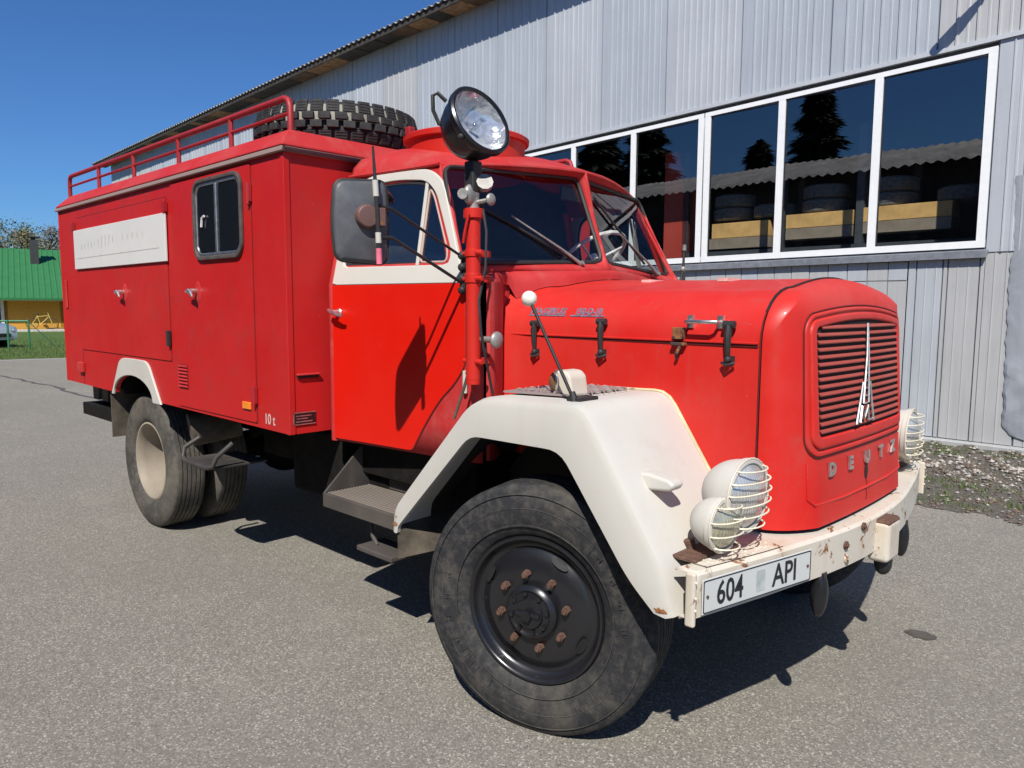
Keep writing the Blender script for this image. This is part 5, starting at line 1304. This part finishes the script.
# scuttle cover between screen and bonnet
mb = MB()
def bon_z(x, y):
    xs = [q[0] for q in stations]; k = 0
    while k < len(xs)-2 and x > xs[k+1]: k += 1
    t = max(0, min(1, (x-xs[k])/(xs[k+1]-xs[k]))); q = [lerp(stations[k][i], stations[k+1][i], t) for i in range(1, 5)]
    A = arch_pts(*q); A = A[:len(A)//2+1]; z = A[-1][1]
    for (ya, za), (yb, zb2) in zip(A, A[1:]):
        if ya <= -abs(y) <= yb and yb > ya: z = lerp(za, zb2, (-abs(y)-ya)/(yb-ya))
    if -abs(y) < A[0][0]: z = A[4][1]
    return z
def sc_(u, v):
    y = lerp(-.86, .86, u); a = abs(y)
    x0 = interp([(0, -.490), (.2, -.515), (.4, -.58), (.61, -.66), (.70, -.645), (.78, -.61), (.86, -.585)], a); z0 = interp([(0, 1.82), (.4, 1.808), (.61, 1.80), (.7, 1.79), (.78, 1.785), (.86, 1.765)], a)
    x1 = interp([(0, -.46), (.35, -.50), (.52, -.575), (.60, -.645), (.64, -.645), (.665, -.625), (.73, -.572), (.79, -.532), (.86, -.510)], a)
    z1 = bon_z(x1, y)+.004 if a < .60 else 1.738
    t = v; bul = .018*math.sin(PI*t)
    return (lerp(x0, x1, t)+bul*.6, y, lerp(z0, z1, t)+bul)
mb.grid(sc_, 60, 6); mb.build('scuttle', FADED_RED, cab, ang=80)
# interior
mb = MB(); mb.box((-1.48, -.80, 1.02), (-1.0, .80, 1.42)); mb.box((-1.50, -.80, 1.42), (-1.34, .80, 1.95)); mb.build('bench_seat', SEAT, cab, bevel=.05, segs=3)
mb = MB(); mb.box((-.80, -.78, 1.45), (-.72, .78, 1.77)); mb.build('dashboard', DARK_IN, cab, bevel=.03)
c = Vector((-.94, .40, 1.925)); M = axisM(c, (-.60, 0, .80))
mb = MB(); mb.tube([M @ Vector((.225*math.cos(a*PI/24), .225*math.sin(a*PI/24), 0)) for a in range(48)], .0125, 8, closed=True)
for a in range(3): mb.cyl(M @ Vector((0, 0, -.03)), M @ Vector((.22*math.cos(a*2*PI/3+.5), .22*math.sin(a*2*PI/3+.5), 0)), .008, n=6)
mb.cyl(M @ Vector((0, 0, -.035)), M @ Vector((0, 0, .0)), .04, n=14); mb.cyl(M @ Vector((0, 0, -.03)), (-.72, .40, 1.40), .02, n=8); mb.build('steering_wheel', WHEEL_GREY, cab)
mb = MB(); mb.cbox((-.80, .05, 2.24), (.015, .20, .07)); mb.build('interior_mirror', RUBBER, cab, bevel=.004)
# doors
def polar(P, c, n):
    out = []
    for k in range(n):
        a = 2*PI*k/n; d = (math.cos(a), math.sin(a)); best = None
        for i in range(len(P)):
            p = P[i]; q = P[(i+1) % len(P)]; ex, ez = q[0]-p[0], q[1]-p[1]; det = d[0]*-ez+d[1]*ex
            if abs(det) < 1e-12: continue
            rx, rz2 = p[0]-c[0], p[1]-c[1]; t = (rx*-ez+rz2*ex)/det; u = (d[0]*rz2-d[1]*rx)/det
            if t > 0 and -1e-6 <= u <= 1+1e-6 and (best is None or t < best): best = t
        out.append((c[0]+d[0]*best, c[1]+d[1]*best))
    return out
outU = roundpoly([(-1.512, 1.7385), (-.622, 1.7385), (-.655, 1.80), (-.858, 2.215), (-.96, 2.283), (-1.16, 2.294), (-1.36, 2.290), (-1.47, 2.25), (-1.515, 2.12)], [.004, .01, .05, .09, .12, .1, .1, .08, .1], 5)
winU = roundpoly([(-1.452, 1.828), (-.735, 1.822), (-.735, 1.885), (-.893, 2.165), (-.972, 2.228), (-1.16, 2.248), (-1.33, 2.242), (-1.41, 2.20), (-1.452, 2.10)], [.03, .03, .03, .07, .06, .08, .06, .05, .05], 5)
for s_ in (-1, 1):
    F = lambda off: (lambda p, s: (p[0], s_*(sy(p[0], p[1])+(off[1] if s else off[0])), p[1]))
    low = roundpoly([(-1.515, .945), (-.955, .945), (-.872, 1.077), (-.776, 1.204), (-.684, 1.285), (-.618, 1.375), (-.618, 1.737), (-1.512, 1.737)], [.01, .02, .1, .1, .06, .06, .004, .004], 4)
    mb = MB(); mb.prism(low, F((.001, .0085))); dr = mb.build('cab_door', DOOR_RED if s_ < 0 else DOOR_RED, cab, bevel=.004)
    mb = MB(); mb.ring(polar(outU, (-1.12, 2.0), 120), polar(winU, (-1.12, 2.0), 120), F((-.012, .0095))); mb.build('window_surround', WHITE, dr, bevel=.005)
    W1 = polar(winU, (-1.12, 2.0), 96); W2 = [(lerp(p[0], -1.12, .045), lerp(p[1], 2.02, .085)) for p in W1]
    mb = MB(); mb.ring(W1, W2, F((-.010, -.002))); mb.build('window_rubber', RUBBER, dr, smooth=False)
    mb = MB(); mb.prism(W1, F((-.007, -.0055))); mb.build('door_glass', GLASS, dr, smooth=False)
    mb = MB(); mb.prism([(-.948, 1.825), (-.930, 1.825), (-.962, 2.236), (-.980, 2.236)], F((-.006, .003))); mb.build('window_divider', WHITE, dr, bevel=.002)
    q = roundpoly([(-.922, 1.838), (-.757, 1.836), (-.765, 1.89), (-.905, 2.145), (-.945, 2.19)], [.02, .025, .02, .05, .03], 4)
    mb = MB(); mb.tube([(p[0], s_*(sy(p[0], p[1])-.001), p[1]) for p in q], .0055, 6, closed=True); mb.build('quarter_light_frame', paint('worn_pink', (.45, .30, .26), .6, rust=.66), dr)
    # door seam gap
    mb = MB(); P = [(p[0], s_*(sy(p[0], p[1])+.002), p[1]) for p in low]; mb.tube(P, .0045, 5, closed=True); mb.build('door_seal', SEAM, dr)
    mb = MB(); p = Vector((-1.462, s_*(sy(-1.46, 1.6)+.008), 1.60)); o = Vector((0, s_, 0))
    mb.cyl(p, p+o*.04, .014, n=12); mb.tube([p+o*.042+Vector((-.035, 0, .012)), p+o*.046, p+o*.044+Vector((.055, 0, -.012)), p+o*.038+Vector((.085, 0, -.016))], [.008, .012, .009, .007], 8); mb.ball(p, .022, 12, 8, sc=(1, .4, 1)); mb.build('door_handle', DULL_CHROME, dr)
    # hinges
    for z in (1.79, 1.30):
        mb = MB(); mb.cyl((-.612, s_*(sy(-.6, z)+.016), z-.05), (-.612, s_*(sy(-.6, z)+.016), z+.05), .011, n=8); mb.build('door_hinge', WHITE if z < 1.5 else RUBBER, dr)
    # rear pillar roll (pinkish lip behind door)
    mb = MB(); mb.tube([(-1.532, s_*(sy(-1.53, z)-.020), z) for z in (.93, 1.2, 1.5, 1.74, 1.9, 2.1, 2.27)], .028, 10); mb.build('pillar_roll', FADED_RED, cab)
# cab roof hatch
mb = MB(); M = Matrix.Translation((-1.20, -.36, 2.36))
mb.lathe([(.315, -.05), (.312, .10), (.318, .125), (.335, .13), (.337, .152), (.325, .160), (.30, .160), (.29, .13), (.10, .135), (0, .137)], M, 64)
h_ = mb.build('roof_hatch', PIPE_RED, cab, ang=35)
mb = MB(); mb.box((-1.40, -.62, 2.53), (-1.36, -.58, 2.575)); mb.build('hatch_catch', RAIL_RED, h_, bevel=.006)
# wipers
def on_glass(s_, a, b_, off=.018):
    g = gcor(s_); p = g[0].lerp(g[1], a); q = g[3].lerp(g[2], a); r = p.lerp(q, b_); return r+Vector((off, 0, off*.35))
for s_, a0, b0, a1, b1, w0, w1 in ((-1, .20, 1.04, .62, .52, (.22, .98), (.82, .40)), (1, .72, 1.05, .30, .62, (.10, .20), (.60, .92))):
    mb = MB(); p = on_glass(s_, a0, b0, .03); q = on_glass(s_, a1, b1, .03)
    mb.tube([p, p.lerp(q, .3)+Vector((.006, 0, .004)), q], [.010, .006, .004], 8); mb.cyl(p-Vector((.02, 0, .01)), p+Vector((.012, 0, .008)), .012, n=10); wp = mb.build('wiper', GREY_METAL, cab)
    mb = MB(); a = on_glass(s_, *w0, .014); b_ = on_glass(s_, *w1, .014); mb.tube([a, b_], .0065, 6); mb.build('blade', RUBBER, wp)

# ---- searchlight on its red post at the cab corner
mb = MB(); px_, py_ = -.512, -.955
mb.cyl((px_, py_, 1.32), (px_, py_, 2.035), .031, n=24); mb.cyl((px_, py_, 1.30), (px_, py_, 1.335), .030, n=24); mb.cyl((px_, py_, 2.005), (px_, py_, 2.045), .042, n=24); mb.cyl((px_, py_, 1.735), (px_, py_, 1.775), .036, n=24); mb.cyl((px_, py_, 1.845), (px_, py_, 1.875), .036, n=24)
SLT = mb.build('searchlight', PIPE_RED, TR, bevel=.002)
for z in (1.86, 1.752, 1.40):
    mb = MB()
    mb.box((px_-.012, py_+.02, z-.014), (px_+.012, -.86, z+.014)); mb.cyl((px_+.03, py_-.01, z), (px_+.065, py_-.01, z), .012, n=8); mb.cyl((px_-.03, py_, z), (px_-.06, py_, z), .010, n=8)
    mb.build('post_bracket', PIPE_RED, SLT, bevel=.002)
mb = MB(); mb.tube([(px_+.02, py_-.045, 2.02), (px_+.0, py_-.05, 1.94), (px_-.01, py_-.048, 1.90)], .006, 6); mb.build('clamp_lever', PIPE_RED, SLT)
LC = Vector((-.472, -.952, 2.40)); LN = Vector((.832, -.02, .345)).normalized()
mb = MB(); mb.cyl((px_, py_, 2.04), (px_+.0, py_, 2.11), .026, n=14); mb.ball((px_+.005, py_-.02, 2.10), .040, 16, 10, sc=(.55, 1, 1.1)); mb.cyl((px_-.01, py_-.045, 2.10), (px_+.01, py_-.07, 2.10), .022, n=12); mb.build('swivel_joint', GREY_METAL, SLT)
mb = MB(); mb.cyl((px_+.03, py_+.035, 2.145), (px_+.05, py_+.02, 2.155), .036, n=10); mb.ball((px_+.075, py_+.03, 2.08), .026, 12, 8, sc=(.5, 1, 1)); mb.tube([(px_+.02, py_, 2.07), (px_+.08, py_+.03, 2.08)], .009, 6); mb.build('clamp_knob', GREY_METAL, SLT)
mb = MB(); mb.box((px_-.028, py_-.028, 2.11), (px_+.028, py_+.028, 2.24)); mb.build('lamp_fork', RUBBER, SLT, bevel=.008)
M = axisM(LC, LN) @ Matrix.Scale(.93, 4)
mb = MB(); mb.lathe([(0, -.185), (.05, -.183), (.095, -.165), (.130, -.125), (.148, -.075), (.153, -.03), (.160, -.028), (.166, -.018), (.166, .006), (.158, .014), (.148, .012), (.146, .0)], M, 64)
head = mb.build('lamp_head', BLACK, SLT, ang=35)
mb = MB(); mb.lathe([(.147, .0), (.13, -.028), (.10, -.052), (.06, -.070), (.02, -.080), (0, -.082)], M, 48); mb.build('reflector', BEAM, head)
mb = MB(); mb.cyl(M @ Vector((0, 0, -.08)), M @ Vector((0, 0, -.045)), .007, n=10); mb.ball(M @ Vector((0, 0, -.04)), .010, 10, 8); mb.build('bulb', CHROME, head)
mb = MB(); mb.lathe([(.148, .004), (.10, .009), (0, .012)], M, 48); mb.build('lens', LENS, head)
mb = MB(); dl = (-rt2*.86+up2*.35); dl = (dl-LN*dl.dot(LN)).normalized(); b0 = LC-LN*.085
q = [b0+dl*.125+up2*.035, b0+dl*.165+up2*.045-LN*.01, b0+dl*.185+up2*.025-LN*.02, b0+dl*.182-up2*.035-LN*.02, b0+dl*.15-up2*.065-LN*.02, b0+dl*.11-up2*.07]; mb.tube(q, .0085, 8); mb.build('handle', RUBBER, head)
mb = MB(); mb.ball(M @ Vector((.10, .135, -.01)), .014, 8, 6); mb.ball(M @ Vector((-.14, -.10, -.01)), .014, 8, 6); mb.build('rim_clip', RUBBER, head)
mb = MB(); mb.tube([(px_+.02, py_+.03, 2.08), (px_+.06, py_+.02, 1.95), (px_+.055, py_+.02, 1.80), (px_+.045, py_-.01, 1.66), (px_+.07, py_-.02, 1.52), (px_+.06, py_+.02, 1.40), (px_+.06, py_+.06, 1.26)], .006, 6); mb.build('cable', RUBBER, SLT)
# round capped fitting on the cowl and hanging strap
mb = MB(); mb.cyl((-.50, -.93, 1.495), (-.40, -.93, 1.495), .014, n=10); mb.ball((-.395, -.93, 1.495), .036, 16, 10, sc=(.5, 1, 1)); mb.build('filler_cap', GREY_METAL, TR)
mb = MB(); mb.tube([(-.52, -.955, 1.50), (-.525, -.965, 1.44), (-.53, -.955, 1.38), (-.56, -.965, 1.28), (-.62, -.97, 1.14)], .007, 6); mb.build('strap', MUD, TR)
mb = MB(); mb.box((-.575, -.935, 1.345), (-.56, -.905, 1.435)); mb.build('hinge_cover', WHITE, TR, bevel=.003)
# ---- door mirror (the far side only carries a short rod)
mb = MB(); mb.tube([(-.66, .95, 1.80), (-.66, .97, 1.86), (-.655, .97, 2.00)], [.012, .009, .007], 8); fr_ = mb.build('side_rod', RUBBER, TR)
mb = MB(); mb.ball((-.66, .97, 1.87), .02, 8, 6); mb.cyl((-.655, .97, 1.985), (-.655, .97, 2.02), .012, n=8); mb.build('rod_cap', GREY_METAL, fr_)
for s_ in (-1,):
    cM = Vector((-.61, s_*1.455, 1.96)); rotm = Matrix.Rotation(s_*R(-78), 4, 'Z')
    ux = Vector((.30, s_*-1, 0)).normalized(); nz = Vector((1, s_*.30, 0)).normalized()
    def MP(a, b_, d): return cM+ux*a+Vector((0, 0, 1))*b_+nz*d
    rp = roundpoly([(-.100, -.150), (.100, -.160), (.108, 0), (.100, .155), (-.098, .145), (-.112, 0)], [.035, .035, .1, .035, .035, .1], 5)
    mb = MB(); nrp = len(rp)
    vs = [MP(p[0], p[1], -.012) for p in rp]+[MP(p[0], p[1], .008) for p in rp]+[MP(p[0]*.9, p[1]*.92, .016) for p in rp]+[MP(0, 0, .022)]
    fs = [tuple(range(nrp-1, -1, -1))]
    for i in range(nrp):
        j = (i+1) % nrp; fs += [(i, j, nrp+j, nrp+i), (nrp+i, nrp+j, 2*nrp+j, 2*nrp+i), (2*nrp+i, 2*nrp+j, 3*nrp)]
    mb.add(vs, fs); mi = mb.build('wing_mirror', simple('mirror_back', (.085, .088, .095), .5, var=.25), TR, ang=60)
    mb = MB(); mb.tube([MP(p[0]*1.01, p[1]*1.01, .0) for p in rp], .008, 6, closed=True); mb.build('rim', RUBBER, mi)
    mb = MB(); mb.add([MP(p[0]*.97, p[1]*.97, -.013) for p in rp], [tuple(range(nrp))]); mb.build('mirror_glass', REFLECT, mi, smooth=False)
    mb = MB(); mb.lathe([(0, .03), (.040, .028), (.046, .015), (.046, -.004)], axisM(MP(.015, .015, .022), nz), 24); mb.box((-.03, -.035, 0), (.055, .035, .030), axisM(MP(.03, .015, .018), nz, (0, 0, 1))); mb.build('bracket', paint('bracket_rust', (.12, .06, .05), .6, rust=.55), mi, bevel=.004)
    rod = [MP(.055, -.165, .05), MP(.052, -.05, .05), MP(.045, .10, .05), MP(.035, .275, .05)]
    mb = MB(); mb.tube(rod[:3], .0085, 8); mb.tube(rod[2:], [.0085, .004], 8); mb.build('rod', RUBBER, mi)
    for a, b_, m_, nm in ((-.165, -.105, PINK, 'pink_band'), (-.085, -.045, WHITE, 'white_band'), (.09, .15, WHITE, 'white_band')):
        mb = MB(); k1 = lambda b2: MP(interp([(-.165, .055), (-.05, .052), (.10, .045), (.275, .035)], b2), b2, .05); mb.cyl(k1(a), k1(b_), .0115, n=10); mb.build(nm, m_, mi)
    hb = Vector((-.62, s_*(sy(-.62, 1.83)+.03), 1.845)); hl = Vector((-.61, s_*(sy(-.61, 1.73)+.03), 1.735))
    mb = MB(); mb.tube([MP(.06, .06, .03), MP(.12, .05, .02), hb], .0065, 8); mb.tube([MP(.06, -.06, .03), MP(.12, -.06, .02), hl], .0075, 8); mb.tube([hl+Vector((0, 0, -.03)), hb+Vector((0, 0, .03))], .014, 8)
    for z in (-.03, .02, .07, .12): mb.ball(hl+Vector((0, s_*.004, z)), .019, 8, 6)
    mb.build('mirror_arm', RUBBER, mi)
# ---- steps under the doors
for s_ in (-1, 1):
    Y = lambda a: s_*a
    mb = MB(); mb.box((-1.49, min(Y(.80), Y(1.10)), .655), (-.84, max(Y(.80), Y(1.10)), .672)); mb.box((-1.49, min(Y(1.094), Y(1.104)), .600), (-.84, max(Y(1.094), Y(1.104)), .6725)); mb.box((-1.49, min(Y(.80), Y(.812)), .672), (-.84, max(Y(.80), Y(.812)), .80))
    st = mb.build('cab_step', STEP, TR, bevel=.004)
    mb = MB(); pr = [(1.10, .672), (.812, .672), (.83, .87), (.87, .885)]; mb.add([(x, s_*y, z) for x in (-1.492, -1.480) for y, z in pr], [(0, 1, 2, 3), (7, 6, 5, 4), (0, 4, 5, 1), (1, 5, 6, 2), (2, 6, 7, 3), (3, 7, 4, 0)]); mb.build('end_plate', STEP, st, bevel=.002)
    mb = MB()
    for k in range(14): mb.box((-1.47, min(Y(.83+k*.019), Y(.837+k*.019)), .672), (-.86, max(Y(.83+k*.019), Y(.837+k*.019)), .6755))
    mb.build('step_ribs', paint('step_wood', (.20, .17, .14), .8, fade=(.30, .26, .22), dirt_lo=.5), st, smooth=False)
    mb = MB(); mb.tube([(-1.22, Y(1.0), .64), (-1.16, Y(1.03), .50), (-1.12, Y(1.03), .46)], .012, 6); mb.tube([(-.95, Y(1.0), .64), (-.92, Y(1.03), .46)], .012, 6); mb.box((-1.20, min(Y(.93), Y(1.10)), .435), (-.92, max(Y(.93), Y(1.10)), .462)); mb.build('lower_step', STEP, st, bevel=.008)
# spare tyre lying on the roof of the box body
sp = empty('spare_tyre', (-2.23, -.48, 2.522)); tag(sp, 'chunky off road spare tyre lying flat on the front of the red box body roof', 'tyre')
sp.rotation_euler = (R(0), R(0), 0)
mb = MB(); Ro, Ri, h = .487, .26, .135
mb.lathe([(Ri, .03), (Ri+.01, .012), (Ri+.06, .0), (.42, .0), (Ro-.05, .03), (Ro-.015, .07), (Ro-.02, .19), (Ro-.06, .235), (.40, .255), (Ri+.06, .255), (Ri+.01, .245), (Ri, .23), (Ri, .03)], Matrix(), 72); ca = mb.build('carcass', TYRE_SPARE, sp, ang=40)
mb = MB(); rnd = random.Random(6); NB = 34
for k in range(NB):
    for row in range(4):
        a0 = (k+(.5 if row % 2 else 0))*2*PI/NB; da = 2*PI/NB*(.36 if row in (1, 2) else .40)
        z0, z1 = [(.030, .088), (.094, .134), (.140, .180), (.186, .252)][row]
        ri = Ro-.03; ro = [Ro+.000, Ro+.014, Ro+.014, Ro+.000][row]; ro2 = [Ro-.018, Ro+.014, Ro+.014, Ro-.018][row]
        P = []
        for a in (a0-da, a0+da):
            for r_, z in ((ri, z0), (ro2 if row == 0 else ro, z0), (ro2 if row == 3 else ro, z1), (ri, z1)): P.append((r_*math.cos(a), r_*math.sin(a), z))
        mb.add(P, [(0, 1, 2, 3), (7, 6, 5, 4), (0, 4, 5, 1), (1, 5, 6, 2), (2, 6, 7, 3), (3, 7, 4, 0)])
        if row in (0, 3):   # sipes
            for j in range(3):
                zz = lerp(z0, z1, (j+1)/4); rr_ = lerp(ro2 if row == 0 else ro, ro if row == 0 else ro2, (j+1)/4)+.002
                P = [((rr_)*math.cos(a), (rr_)*math.sin(a), z) for a, z in ((a0-da*.8, zz-.002), (a0+da*.8, zz-.002), (a0+da*.8, zz+.002), (a0-da*.8, zz+.002))]; mb.add(P, [(0, 1, 2, 3)], 1)
mb.build('tread_blocks', [TYRE_SPARE, BLACK_MATT], sp, smooth=False, bevel=.003, segs=1)
mb = MB(); mb.lathe([(Ro-.008, .135), (Ro-.008, .188), (Ro-.022, .225)], Matrix(), 72); mb.build('dusty_groove', SPARE_GROOVE, sp)
